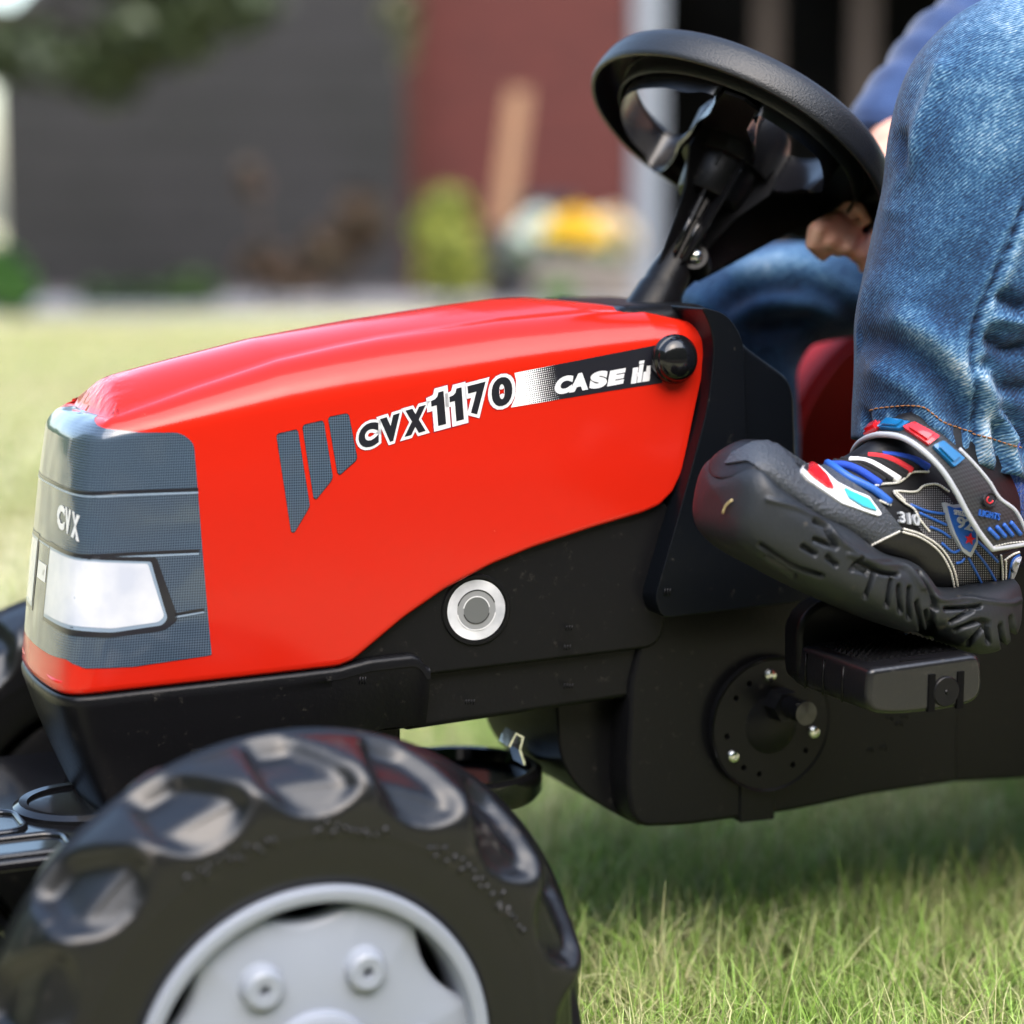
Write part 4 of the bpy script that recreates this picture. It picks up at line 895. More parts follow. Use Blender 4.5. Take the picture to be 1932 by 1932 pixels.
for dx in (-.0105, .0068): box('pedal_slot_dark', (q.x + dx, -.2128, q.z - .0095), (q.x + dx + .0038, -.2105, q.z + .0095), M_HOLE, ped, 0)  # solid black blocks paint the dark of slots that are not cut
box('pedal_mark', (x0 + .022, -.2085, ztop(x0 + .03) - .0002), (x0 + .040, -.2070, ztop(x0 + .03) + .0004), M_BLK, ped, 0)
# far side pedal, half a turn on
pd2 = ped.copy(); pd2.data = ped.data; COL.objects.link(pd2); pd2.rotation_euler = (math.pi, 0, 0)
pd2.location = Vector((0, 0, 2 * dc.z - .02))
lathe('crank_pin', [(.0001, 0), (.007, 0), (.007, .075), (.0001, .075)], (dc.x, .08, dc.z - .02), (0, 1, 0), M_GLS, TR, 24)

# ---- steering wheel on its column
SWc = Vector((.6205, 0, .5417)); a_, b_ = .5881, .1125
SN = Vector((math.sin(a_) * math.cos(b_), math.sin(b_), math.cos(a_) * math.cos(b_)))
SU = (Vector((math.cos(a_), 0, -math.sin(a_)))); SU = (SU - SN * SU.dot(SN)).normalized(); SV = SN.cross(SU)   # SU rearwards, SV to the far side
SW = bpy.data.objects.new('steering_wheel', None); COL.objects.link(SW); SW.parent = TR
def sw(u, v, h): return SWc + SU * u + SV * v + SN * h
def swp(r, a, h): return sw(r * math.cos(a), r * math.sin(a), h)
prof = [(.0820, .0125), (.0822, .004), (.0850, -.0005), (.0880, -.0012), (.0912, -.0008), (.0924, .0006), (.0926, .003), (.0920, .008), (.0908, .014), (.0890, .0185), (.0865, .0205), (.0830, .0212), (.0795, .0205), (.0770, .018), (.0760, .014), (.0765, .012), (.0790, .0115), (.0820, .0125)]
# rim is an open channel below: outer wall, top, inner wall
prof = [(.0895, .0008), (.0900, -.0004), (.0918, -.0004), (.0926, .0010), (.0926, .003), (.0920, .008), (.0908, .0135), (.0888, .0178), (.0860, .0203), (.0825, .0212), (.0790, .0203), (.0768, .0180), (.0758, .0140), (.0752, .0050), (.0748, .0010), (.0740, .0002), (.0730, .0010), (.0732, .0045), (.0745, .0145), (.0775, .0175), (.0830, .0190), (.0868, .0160), (.0890, .0100), (.0895, .0008)]
V = []; NA = 128
for i in range(NA):
    for r, h in prof: V.append(swp(r, 2 * math.pi * i / NA, h))
F = [f[::-1] for f in grid_faces(NA, len(prof), True)]
rimo = mesh('wheel_rim', V, F, M_GRN, SW); rimo.data.set_sharp_from_angle(angle=R(60))
M_SKT = mat('moulded_skirt_plastic', (.007, .007, .009), .27, .55, bump=(60, .1, .001))
# spoke plate with two openings, skirts, hub, fins, column
opR = [(-.029, -.063), (-.012, -.069), (.008, -.070), (.022, -.065), (.032, -.056), (.034, -.036), (.031, -.017), (.022, -.008), (.010, -.011), (-.004, -.025), (-.019, -.047)]
opL = [(-.049, -.050), (-.060, -.034), (-.067, -.018), (-.0695, .004), (-.065, .026), (-.052, .046), (-.034, .060), (-.016, .067), (-.008, .058), (-.012, .040), (-.020, .018), (-.027, -.002), (-.040, -.029)]
def smooth_loop(l, n=70):
    p = spline(l + [l[0], l[1]], n + 12); q = spline(l[-2:] + l + l[:2], n + 40); 
    k0 = 0; d = np.r_[0, np.cumsum(np.linalg.norm(np.diff(np.array(l[-2:] + l + l[:2]), axis=0), axis=1))]
    t = np.linspace(0, d[-1], n + 40); m = (t >= d[2]) & (t < d[-2]); return [tuple(x) for x in q[m]]
oR, oL = smooth_loop(opR), smooth_loop(opL)
rimc = [(.0765 * math.cos(a), .0765 * math.sin(a)) for a in np.linspace(0, 2 * math.pi, 97)[:-1]]
bm = bmesh.new(); loops = [rimc, oR[::-1], oL[::-1]]; fl = [p for l in loops for p in l]
def plate_h(u, v): r = math.hypot(u, v); return .0125 - .010 * max(0, 1 - (r / .0765)) * 0 
vs = [bm.verts.new(sw(u, v, .0125)) for u, v in fl]
for t in tessellate_polygon([[Vector((*p, 0)) for p in l] for l in loops]): bm.faces.new([vs[i] for i in t])
sp_ = from_bm('spoke_plate', bm, M_BLK, SW, False); s_ = sp_.modifiers.new('s', 'SOLIDIFY'); s_.thickness = .0025; s_.offset = 0
for lo_, nm, dep in ((oR, 'opening_skirt', -.0125), (oL, 'opening_skirt', -.0125)):
    V = []; cx = sum(p[0] for p in lo_) / len(lo_); cy = sum(p[1] for p in lo_) / len(lo_)
    for u, v in lo_:
        r = math.hypot(u, v); dd = dep if r < .066 else dep + (.008) * min(1, (r - .066) / .004)
        sc_ = 1 if r < .055 else max(0, 1 - (r - .055) / .010); e = .0018; du, dv = u - cx, v - cy; l = math.hypot(du, dv); du /= l; dv /= l
        V += [sw(u - du * .0, v - dv * .0, .0138), sw(u, v, .010), sw(u - du * .0015 * sc_, v - dv * .0015 * sc_, (dd + .01) / 2), sw(u - du * .0065 * sc_, v - dv * .0065 * sc_, dd), sw(u - du * .0045 * sc_, v - dv * .0045 * sc_, dd - .001), sw(u + du * .003, v + dv * .003, .011)]
    o = mesh(nm, V, grid_faces(len(lo_), 6, True), M_SKT, SW); o.data.set_sharp_from_angle(angle=R(60))
lathe('hub', [(.0001, .020), (.020, .020), (.027, .017), (.029, .012), (.0285, .0), (.0275, -.012), (.0268, -.0135), (.0225, -.0135), (.0222, -.018), (.0195, -.034), (.0185, -.0355), (.0105, -.0355), (.0100, -.05), (.0001, -.05)], SWc, SN, M_BLK, SW, 64)
def fin(a, pts, th=.0016, name='fin'):
    ca, sa_ = math.cos(R(a)), math.sin(R(a)); V = []
    for sgn in (-1, 1):
        for r, h in pts: V.append(sw(r * ca - sa_ * th * sgn / 2, r * sa_ + ca * th * sgn / 2, h))
    n = len(pts); F = [list(range(n))[::-1], list(range(n, 2 * n))] + [[i, (i + 1) % n, n + (i + 1) % n, n + i] for i in range(n)]
    return mesh(name, V, F, M_BLK, SW, False)
fin(5, [(.008, .012), (.077, .012), (.0765, .004), (.0650, -.006), (.0555, -.018), (.0365, -.047), (.0178, -.075), (.012, -.09), (.008, -.09)])
fin(-50, [(.008, .010), (.022, .010), (.0319, -.0125), (.0319, -.0199), (.0202, -.0397), (.0140, -.0601), (.0110, -.078), (.008, -.08)])
fin(-100, [(.008, .010), (.0235, .010), (.0290, -.0213), (.0262, -.041), (.0210, -.060), (.0145, -.078), (.010, -.08)])
fin(-160, [(.008, .010), (.027, .010), (.0342, -.012), (.0342, -.0202), (.0229, -.0372), (.0183, -.0545), (.0118, -.086), (.008, -.09)])
fin(-132, [(.008, .0), (.024, .0), (.024, -.014), (.016, -.040), (.0110, -.075), (.008, -.08)])
fin(60, [(.010, .012), (.076, .012), (.073, .0), (.056, -.018), (.030, -.052), (.016, -.085), (.010, -.09)])
fin(25, [(.010, .012), (.076, .012), (.074, .0), (.058, -.016), (.032, -.05), (.016, -.085), (.010, -.09)])
# closed web between the rear fins
V = []; AA = np.linspace(5, 62, 20)
for a in AA:
    for r, h in ((.0765, .004), (.0650, -.006), (.0555, -.018), (.0365, -.047), (.0178, -.075)): V.append(swp(r, R(a), h))
wb = mesh('spoke_web', V, grid_faces(20, 5), M_BLK, SW); wb.modifiers.new('s', 'SOLIDIFY').thickness = .002
SPK = [(-.049, -.056), (-.040, -.029), (-.0275, -.003), (-.012, .0), (-.003, -.022), (-.018, -.046), (-.028, -.064), (-.040, -.064)]
V = [sw(u, v, h) for h in (-.004, -.002) for u, v in SPK]; k8 = len(SPK)
mesh('spoke_underside', V, [list(range(k8))[::-1], list(range(k8, 2 * k8))] + [[i, (i + 1) % k8, k8 + (i + 1) % k8, k8 + i] for i in range(k8)], M_BLK, SW, False)
lathe('column', [(.0001, -.03), (.0085, -.03), (.0090, -.065), (.0118, -.084), (.0122, -.0885), (.0122, -.093), (.0135, -.096), (.0145, -.108), (.0155, -.118), (.0001, -.118)], SWc, SN, M_BLK, TR, 48)
# channelled strips moulded along the column and the clamp screw
for dv in (-.0042, .0, .0042):
    c0 = Vector((0, 0, 0)); b = MB().add(tube_geo([sw(-.003 + dv * .3, -.0085 + abs(dv) * .25 , -.036) + SU * dv * 1.2, sw(-.003, -.0100, -.076) + SU * dv * 1.2], .0018, 8)); b.build('column_rib', M_GLS, SW)
sc = P(*c3(692, 1468), Y=-.0185)
bd = (RT * -.15 - FW * .9 + UP * .1).normalized(); bd = (bd - SN * bd.dot(SN)).normalized()
lathe('screw_boss', [(.0001, .001), (.0075, .001), (.0085, -.001), (.0095, -.012), (.0001, -.012)], sc, bd, M_BLK, SW, 32)
lathe('clamp_screw', [(.0048, -.001), (.0048, .0010), (.0043, .0026), (.0032, .0040), (.0018, .0047), (.0001, .0049)], sc, bd, M_MET, SW, 28)
# ================================================================== THE CHILD ON THE TRACTOR
PE = thing('person', 'child in faded blue jeans and navy sweater gripping the steering wheel', 'person', (1.05, 0, 0))
def denim(name, wale=.0013):
    m = bpy.data.materials.new(name); m.use_nodes = True; t = m.node_tree; N = t.nodes.new; L = t.links.new; b = t.nodes['Principled BSDF']
    b.inputs['Roughness'].default_value = .85; b.inputs['Specular IOR Level'].default_value = .2; b.inputs['Sheen Weight'].default_value = .12
    tc = N('ShaderNodeTexCoord'); mp = N('ShaderNodeMapping'); mp.inputs['Rotation'].default_value = (0, 0, R(38)); L(tc.outputs['UV'], mp.inputs[0])
    sp = N('ShaderNodeSeparateXYZ'); L(mp.outputs[0], sp.inputs[0])
    def noi(vec, sc, det=2, sx=None):
        n = N('ShaderNodeTexNoise'); n.inputs['Scale'].default_value = sc; n.inputs['Detail'].default_value = det
        if sx:
            q = N('ShaderNodeMapping'); q.inputs['Scale'].default_value = sx; L(vec, q.inputs[0]); L(q.outputs[0], n.inputs['Vector'])
        else: L(vec, n.inputs['Vector'])
        return n.outputs['Fac']
    def M(op, a, bb, c=None):
        n = N('ShaderNodeMath'); n.operation = op
        for i, v in enumerate((a, bb, c)):
            if v is None: continue
            if isinstance(v, (int, float)): n.inputs[i].default_value = v
            else: L(v, n.inputs[i])
        return n.outputs[0]
    wob = M('MULTIPLY', noi(tc.outputs['UV'], 260, 2), .0010)
    twill = M('SINE', M('MULTIPLY', M('ADD', sp.outputs[0], wob), 2 * math.pi / wale), 0)
    slub = noi(mp.outputs[0], 1150, 3, (1.0, .45, 1)); slub2 = noi(tc.outputs['UV'], 330, 3, (1.0, .5, 1)); big = noi(tc.outputs['UV'], 34, 4)
    at_ = N('ShaderNodeAttribute'); at_.attribute_name = 'Col'
    v = M('ADD', at_.outputs['Fac'], M('MULTIPLY', M('SUBTRACT', slub, .5), 1.1)); v = M('ADD', v, M('MULTIPLY', M('SUBTRACT', slub2, .5), .55))
    v = M('ADD', v, M('MULTIPLY', M('SUBTRACT', big, .5), .6)); v = M('ADD', v, M('MULTIPLY', twill, .12))
    r = N('ShaderNodeValToRGB'); cr = r.color_ramp; cr.elements[0].position = 0; cr.elements[0].color = (.008, .020, .055, 1); cr.elements[1].position = 1; cr.elements[1].color = (.42, .50, .58, 1)
    e = cr.elements.new(.30); e.color = (.016, .058, .145, 1); e = cr.elements.new(.52); e.color = (.046, .13, .25, 1); e = cr.elements.new(.75); e.color = (.16, .28, .41, 1)
    L(v, r.inputs[0]); L(r.outputs[0], b.inputs['Base Color'])
    bp = N('ShaderNodeBump'); bp.inputs['Strength'].default_value = .5; bp.inputs['Distance'].default_value = .0006; L(M('ADD', M('MULTIPLY', twill, .35), slub), bp.inputs['Height']); L(bp.outputs[0], b.inputs['Normal'])
    return m
M_DEN = denim('denim'); M_SKIN = mat('skin', (.7, .4, .28), .5, .4, var=(60, (.66, .29, .20), (.76, .45, .33), .3, .7), bump=(300, .2, .0008))
M_SKIN.node_tree.nodes['Principled BSDF'].inputs['Subsurface Weight'].default_value = .12; M_SKIN.node_tree.nodes['Principled BSDF'].inputs['Subsurface Radius'].default_value = (.006, .002, .001)
M_KNIT = mat('navy_knit', (.026, .055, .15), .9, .2, sheen=.3, bump=(500, .5, .001), var=(50, (.02, .042, .12), (.034, .07, .18), .3, .7))
M_STITCH = mat('orange_thread', (.30, .13, .05), .8); 
def leg(name, st, Y, lat, folds, wear_shade, n=200, m=128, tilt=None):
    """tube from px stations (left edge, right edge) read on plane Y"""
    Y = Y if callable(Y) else (lambda k, Y=Y: Y)
    A = np.array([[*P(*a, Y=Y(i / (len(st) - 1)))] for i, (a, b) in enumerate(st)]); B = np.array([[*P(*b, Y=Y(i / (len(st) - 1)))] for i, (a, b) in enumerate(st)])
    S = spline(np.c_[A, B, np.array(lat)[:, None]], n); V = []; UV = []; C = []; ln = 0
    for i in range(n):
        a, b, w = Vector(S[i, :3]), Vector(S[i, 3:6]), S[i, 6]; c = (a + b) / 2; d = (a - b) / 2
        if i: ln += (c - pc).length
        pc = c
        for k in range(m + 1):
            t = 2 * math.pi * k / m - math.pi / 2; ct, st_ = math.cos(t), math.sin(t); ct = math.copysign(abs(ct) ** .92, ct); st_ = math.copysign(abs(st_) ** .92, st_)
            p = c + d * ct + Vector((0, -w * st_, 0)); V.append(p); UV.append((k / m * .30, ln)); 
    V = np.array([tuple(v) for v in V]); g = V.reshape(n, m + 1, 3)
    du = np.roll(g[:, :-1], -1, axis=1) - np.roll(g[:, :-1], 1, axis=1); du = np.concatenate([du, du[:, :1]], 1); dv = np.gradient(g, axis=0)
    N = np.cross(du, dv); N /= np.linalg.norm(N, axis=2)[..., None] + 1e-12
    cen = g[:, :-1].mean(axis=1)[:, None, :]; sgn = np.sign(((g - cen) * N).sum(-1, keepdims=True)); N = N * np.sign(np.median(sgn)); N = N.reshape(-1, 3)
    px = np.array([project(v)[:2] for v in V]); front = (N[:, 1] < .25)
    disp = np.zeros(len(V)); fade = np.full(len(V), .22)
    def dist(pts):
        pts = spline(pts, 40); return np.min(np.linalg.norm(px[:, None, :] - pts[None], axis=2), axis=1)
    for pts, h, w in folds: disp += np.where(front, h * np.exp(-(dist(pts) / w) ** 2), 0)
    for pts, h, w in wear_shade: fade += np.where(front, h * np.exp(-(dist(pts) / w) ** 2), 0)
    for i, v in enumerate(V): disp[i] += .0022 * noise.noise(Vector(v) * 16) + .0009 * noise.noise(Vector(v) * 45)
    fade += disp * 40
    V = V + N * disp[:, None]; col = np.c_[fade, fade, fade, np.ones(len(V))]; F = np.array([[i * (m + 1) + k, i * (m + 1) + k + 1, (i + 1) * (m + 1) + k + 1, (i + 1) * (m + 1) + k] for i in range(n - 1) for k in range(m)])
    return V, F, np.array(UV), np.clip(col, 0, 1)
near = [((1616, 830), (1950, 916)), ((1616, 775), (1952, 845)), ((1618, 699), (1975, 762)), ((1624, 610), (2010, 665)), ((1648, 489), (2058, 545)), ((1676, 370), (2105, 440)), ((1690, 250), (2150, 360)), ((1716, 154), (2190, 315)), ((1742, 98), (2215, 290)), ((1780, 52), (2240, 276)), ((1850, 0), (2275, 270)), ((1960, -40), (2310, 276)), ((2100, -56), (2360, 290)), ((2350, -30), (2470, 320)), ((2650, 60), (2680, 400)), ((2950, 150), (2900, 480))]
seam = [(1935, 380), (1899, 471), (1871, 536), (1843, 601), (1832, 676), (1841, 745), (1841, 811), (1834, 867)]
folds = [(seam, -.0040, 7), ([(x + 16, y) for x, y in seam], .0032, 10), ([(x - 14, y) for x, y in seam], .0018, 9),
         ([(1700, 260), (1712, 330), (1690, 385)], -.004, 14), ([(1776, 130), (1740, 230), (1715, 320), (1688, 390)], .0045, 16),
         ([(1640, 640), (1700, 660), (1780, 720), (1815, 800)], -.005, 26), ([(1660, 700), (1730, 740), (1760, 800)], .004, 22), ([(1700, 600), (1770, 640), (1830, 720)], .005, 26),
         ([(1890, 560), (1925, 580)], -.006, 14), ([(1866, 640), (1900, 660), (1932, 655)], -.006, 12), ([(1880, 600), (1932, 610)], .005, 12), ([(1858, 690), (1890, 730), (1932, 735)], -.005, 14), ([(1862, 710), (1880, 770), (1910, 820)], .006, 14), ([(1890, 770), (1920, 800), (1932, 840)], -.006, 12),
         ([(1855, 820), (1870, 870)], .004, 12), ([(1880, 800), (1890, 880)], -.004, 10), ([(1905, 830), (1915, 890)], .005, 10), ([(1780, 810), (1800, 850)], .003, 14), ([(1630, 780), (1640, 820)], -.002, 9), ([(1660, 775), (1668, 810)], .002, 9), ([(1700, 775), (1705, 810)], -.002, 9), ([(1620, 560), (1660, 540), (1720, 560)], .002, 30)]
wear_shade = [(seam, .18, 26), ([(x + 18, y) for x, y in seam], .18, 14), (seam, -.5, 5), ([(1900, 20), (1860, 120), (1840, 260)], .22, 90), ([(1932, 10), (1930, 200)], .16, 80), ([(1730, 500), (1760, 620), (1800, 700)], .10, 70), ([(1720, 640), (1780, 680), (1820, 740)], .20, 22), ([(1840, 830), (1880, 880), (1932, 885)], .22, 30), ([(1620, 815), (1700, 800), (1800, 850)], .20, 16), ([(1870, 700), (1900, 770), (1925, 800)], .35, 14), ([(1860, 790), (1900, 850)], .30, 16), ([(1630, 640), (1640, 760)], -.10, 26), ([(1690, 250), (1705, 330)], -.12, 20), ([(1770, 560), (1790, 610)], -.08, 40), ([(1750, 110), (1712, 330)], .10, 12), ([(1640, 700), (1720, 720)], -.10, 24)]
for k in range(9): folds.append(([(1625 + k * 13, 782 - (k > 4) * (k - 4) * 2), (1627 + k * 13, 812)], .0012 * (-1) ** k, 5)); wear_shade.append(([(1625 + k * 13, 780), (1627 + k * 13, 812)], .16 * (-1) ** k, 4.5))
near = [((a[0] + 17, a[1]), b) for a, b in near]
Vn, Fn, UVn, Cn = leg('near', near, -.150, [.044, .044, .046, .049, .052, .054, .056, .058, .059, .061, .063, .066, .068, .072, .078, .08], folds, wear_shade, 240, 170)
far = [((1350, 1000), (1480, 1000)), ((1330, 800), (1480, 810)), ((1300, 660), (1478, 740)), ((1288, 590), (1480, 696)), ((1296, 548), (1505, 655)), ((1330, 508), (1560, 640)), ((1385, 478), (1610, 632)), ((1460, 455), (1650, 625)), ((1560, 462), (1740, 640)), ((1700, 480), (1850, 660)), ((2000, 450), (2050, 700)), ((2350, 430), (2350, 740))]
ff = [([(1330, 640), (1400, 560), (1500, 540)], -.006, 22), ([(1400, 520), (1500, 500), (1620, 560)], .005, 22), ([(1380, 600), (1450, 570), (1560, 585)], .006, 20), ([(1300, 560), (1350, 600), (1360, 680)], .004, 18), ([(1440, 620), (1520, 600)], -.006, 16)]
fwr = [([(1400, 500), (1500, 480), (1620, 510)], .22, 40), ([(1380, 620), (1500, 620), (1600, 600)], -.25, 46), ([(1300, 580), (1340, 540)], .1, 20)]  # pale worn thigh top; the fold's shade below is painted in
Vf, Ff, UVf, Cf = leg('far', far, .125, [.044, .046, .048, .05, .052, .054, .056, .058, .062, .066, .07, .075], ff, fwr, 120, 90)
V = np.r_[Vn, Vf]; F = np.r_[Fn, Ff + len(Vn)]
jeans = mesh('jeans', V, F, M_DEN, PE, True, uv=np.r_[UVn, UVf + [.5, .2]], col=np.r_[Cn, Cf])
sj = jeans.modifiers.new('s', 'SOLIDIFY'); sj.thickness = .0022; sj.offset = -1
BV_J = BVHTree.FromPolygons([Vector(v) for v in Vn], [list(map(int, f)) for f in Fn])
hipV = []
def hit(bv, x, y, off=0.):
    h, n, i, d = bv.ray_cast(CAMP, ray(x, y).normalized())
    if h is None: return None, None
    if n.dot(ray(x, y)) > 0: n = -n
    return h + n * off, n
def surf_line(name, pts, bv, rad, m, parent, off=0., n=None, seg=6, flatk=1.):
    ln = sum(math.dist(pts[i], pts[i + 1]) for i in range(len(pts) - 1)); S = spline(pts, n or max(6, int(ln / 4))); Q = []
    for x, y in S:
        h, _ = hit(bv, x, y, off)
        if h is not None and (not Q or (h - Q[-1]).length < .02): Q.append(h)
    if len(Q) < 3: return None
    b = MB().add(tube_geo(Q, rad, seg)); return b.build(name, m, parent)
def stitches(name, pts, bv, m, parent, L=5.5, gap=2., rad=.00055, off=.0003):
    ln = sum(math.dist(pts[i], pts[i + 1]) for i in range(len(pts) - 1)); N_ = int(ln / .5); S = spline(pts, max(8, N_)); d = np.r_[0, np.cumsum(np.linalg.norm(np.diff(S, axis=0), axis=1))]
    b = MB(); t = 0
    while t + L < d[-1]:
        Q = []
        for q in (0, .25, .5, .75, 1):
            x, y = np.interp(t + L * q, d, S[:, 0]), np.interp(t + L * q, d, S[:, 1]); h, n_ = hit(bv, x, y, off + rad * .8 * math.sin(math.pi * q))
            if h is not None: Q.append(h)
        if len(Q) == 5 and (Q[0] - Q[4]).length < .01: b.add(tube_geo(Q, [rad * .6, rad, rad, rad, rad * .6], 6))
        t += L + gap
    return b.build(name, m, parent) if b.V else None
def px_patch(name, loops, bv, m, parent, h=.0006, grid=6, sink=.0006, uvs=.001, dome=0):
    """raised patch lying on a built surface; loops in picture px"""
    bm = flat_bm(loops, grid); 
    if h > .0004:
        bnd = {e.index for e in bm.edges if e.is_boundary}
    bm.verts.index_update(); xy = [(v.co.x, v.co.y) for v in bm.verts]; Fc = [[v.index for v in f.verts] for f in bm.faces]
    be = [(e.verts[0].index, e.verts[1].index) for e in bm.edges if e.is_boundary]; bm.free(); T = []; Bt = []
    last = None
    for x, y in xy:
        p, n = hit(bv, x, y)
        if p is None: p, n = last if last else (P(x, y, Y=-.2), Vector((0, -1, 0)))
        last = (p, n); T.append(p + n * h); Bt.append(p - n * sink)
    V = T + Bt; k = len(T); F = []
    for f in Fc:
        a = T[f[0]]; nn = (T[f[1]] - a).cross(T[f[2]] - a) if len(f) > 2 else Vector((0, 0, 1)); F.append(f if nn.dot(CAMP - a) > 0 else f[::-1])
    F += [[a, b, k + b, k + a] for a, b in be]
    o = mesh(name, V, F, m, parent, True, uv=[(x * uvs, y * uvs) for x, y in xy] * 2); o.data.set_sharp_from_angle(angle=R(50)); return o
stitches('hem_thread', [(1640, 775), (1655, 771), (1676, 768), (1710, 765), (1741, 768), (1760, 781), (1778, 796), (1805, 806), (1834, 815)], BV_J, M_STITCH, jeans, 8, 2.0, .00042, .0001)
stitches('hem_thread', [(1834, 818), (1870, 827), (1905, 838), (1931, 846)], BV_J, M_STITCH, jeans, 8, 2.0, .00042, .0001)
# ---- the shoe
shB = [(1362, 950), (1380, 996), (1402, 1030), (1440, 1060), (1518, 1102), (1576, 1132), (1662, 1172), (1733, 1200), (1768, 1192), (1808, 1214), (1860, 1241), (1894, 1234), (1924, 1200)]
shF = [(1366, 912), (1400, 890), (1432, 882), (1468, 915), (1540, 966), (1598, 995), (1664, 1043), (1730, 1066), (1762, 1108), (1802, 1115), (1848, 1106), (1888, 1100), (1926, 1092)]
shU = [(1380, 884), (1416, 856), (1456, 838), (1508, 848), (1558, 888), (1610, 893), (1660, 868), (1706, 832), (1750, 790), (1800, 785), (1850, 785), (1900, 800), (1950, 830)]
shW = [.013, .023, .030, .0345, .037, .0375, .036, .0335, .0325, .032, .031, .0275, .018]
YS = -.178
def yshoe(k): return YS
def sec(lo, hi, w0, w1, n, m, ex, e2):
    A = np.array([[*P(*a, Y=YS - .8 * w)] for a, w in zip(lo, shW)]); B = np.array([[*P(*b, Y=YS - .7 * w)] for b, w in zip(hi, shW)]); A[:, 1] = YS; B[:, 1] = YS
    S = spline(np.c_[A, B, shW], n); V = []
    for i in range(n):
        a, b, w = S[i, :3], S[i, 3:6], S[i, 6]; c = (a + b) / 2; d = (b - a) / 2
        e_ = min(1, i / (n * .075)); f_ = min(1, (n - 1 - i) / (n * .03)); e_ = max(.02, math.sqrt(1 - (1 - e_) ** 2) * math.sqrt(max(0, 1 - (1 - f_) ** 2))); d = d * e_; w = w * e_
        for k in range(m):
            t = 2 * math.pi * k / m; s_, c_ = math.sin(t), math.cos(t); s2 = math.copysign(abs(s_) ** ex, s_); c2_ = math.copysign(abs(c_) ** e2, c_)
            f = (s2 + 1) / 2; V.append(c + d * s2 + np.array([0, -(w * (w0 + (w1 - w0) * f)) * c2_, 0]))
    return np.array(V)
n, m = 300, 170
# sole, drawn in at the toe and heel ends
Vs = sec(shB, [(x, y - 6) for x, y in shF], 1.0, 1.06, n, m, .75, .5)
grooves = [[(640, 900), (700, 1010)], [(560, 960), (690, 1010)], [(480, 1010), (560, 1060)], [(700, 1130), (640, 1080)], [(800, 1160), (860, 1090)], [(900, 1180), (820, 1150)], [(950, 1180), (890, 1340)], [(1060, 1230), (1030, 1400)], [(1110, 1270), (1120, 1440)], [(1180, 1280), (1175, 1480)], [(1230, 1380), (1260, 1560)], [(1290, 1440), (1320, 1590)], [(1335, 1400), (1335, 1610)],
           [(1420, 1420), (1640, 1400)], [(1450, 1510), (1590, 1430)], [(1480, 1560), (1640, 1500), (1700, 1510)], [(1560, 1650), (1680, 1530)], [(1700, 1640), (1690, 1540)], [(1800, 1670), (1780, 1530)], [(1870, 1640), (1850, 1480)], [(200, 1000), (420, 1140), (600, 1200)], [(240, 1080), (420, 1200)], [(1240, 1180), (1330, 1330), (1360, 1420)], [(560, 840), (640, 880), (660, 960)], [(860, 1120), (1000, 1180), (1100, 1190)]]
ridge = [[(250, 700), (450, 760), (620, 860), (760, 1000), (900, 1080), (1100, 1110), (1200, 1170), (1300, 1300), (1400, 1360), (1560, 1350), (1700, 1370), (1850, 1380), (1900, 1360)], [(780, 1060), (1000, 1130), (1150, 1150), (1260, 1280)]]
gv = Vs.reshape(n, m, 3); du = np.roll(gv, -1, 1) - np.roll(gv, 1, 1); dv = np.gradient(gv, axis=0); Nn = np.cross(du, dv); Nn /= np.linalg.norm(Nn, axis=2)[..., None] + 1e-12
cen = gv.mean(axis=1)[:, None, :]; Nn *= np.sign(np.median(((gv - cen) * Nn).sum(-1))); Nn = Nn.reshape(-1, 3); px = np.array([project(v)[:2] for v in Vs]); dsp = np.zeros(len(Vs))
for gl, hh, ww in [(q, -.0040, 4.2) for q in grooves] + [(q, .0015, 4.5) for q in ridge]:
    pts = spline([c4(*p) for p in gl], 140); d = np.min(np.linalg.norm(px[:, None] - pts[None], axis=2), axis=1); dsp += hh * np.exp(-(d / ww) ** (4 if hh < 0 else 2))
dsp = np.maximum(dsp, -.0042); dsp *= (Nn[:, 1] < .3); dsp += np.array([.0003 * noise.noise(Vector(v) * 60) for v in Vs])
i_ = np.arange(n).repeat(m) / (n - 1)
Vs = Vs + Nn * dsp[:, None]
def close_loft(V, n, m):
    F = grid_faces(n, m); F = [[i * m + k, i * m + (k + 1) % m, (i + 1) * m + (k + 1) % m, (i + 1) * m + k] for i in range(n - 1) for k in range(m)]
    return F + [list(range(m))[::-1], [(n - 1) * m + k for k in range(m)]]
M_RUB = dusty(mat('shoe_rubber', (.013, .016, .021), .50, .45, bump=(500, .25, .0006)), 70, .60, .72, (.22, .19, .14), .45)
M_TOE = dusty(mat('textured_toe_rubber', (.040, .047, .060), .40, .5, bump=(700, .9, .0012)), 90, .62, .75, (.24, .20, .15), .4)  # lighter base than the sole: sky light put into the colour
M_LEA = mat('black_leather', (.006, .006, .008), .45, .4, bump=(500, .3, .0004)); M_FAB = mat('black_fabric', (.008, .008, .011), .9, .3, sheen=.2, bump=(1500, .8, .0006))
M_WTH = mat('white_thread', (.62, .60, .55), .7); M_SBL = mat('blue_rubber', (.02, .11, .45), .45); M_PALE = mat('pale_grey_rubber', (.42, .44, .48), .5); M_SRED = mat('red_rubber', (.62, .02, .03), .4)
M_GR = mat('red_gem', (.62, .015, .02), .12, coat=.6); M_GB = mat('blue_gem', (.01, .13, .32), .12, coat=.6); M_GC = mat('cyan_gem', (.02, .40, .55), .1, coat=.6)
M_STRAP = dots_mat('strap_hexes', (.012, .012, .014), (.035, .037, .042), .0022, .5); M_NET = dots_mat('mesh_fabric', (.008, .008, .014), (.30, .30, .33), .0042, .8, lohi=(.1, .9))
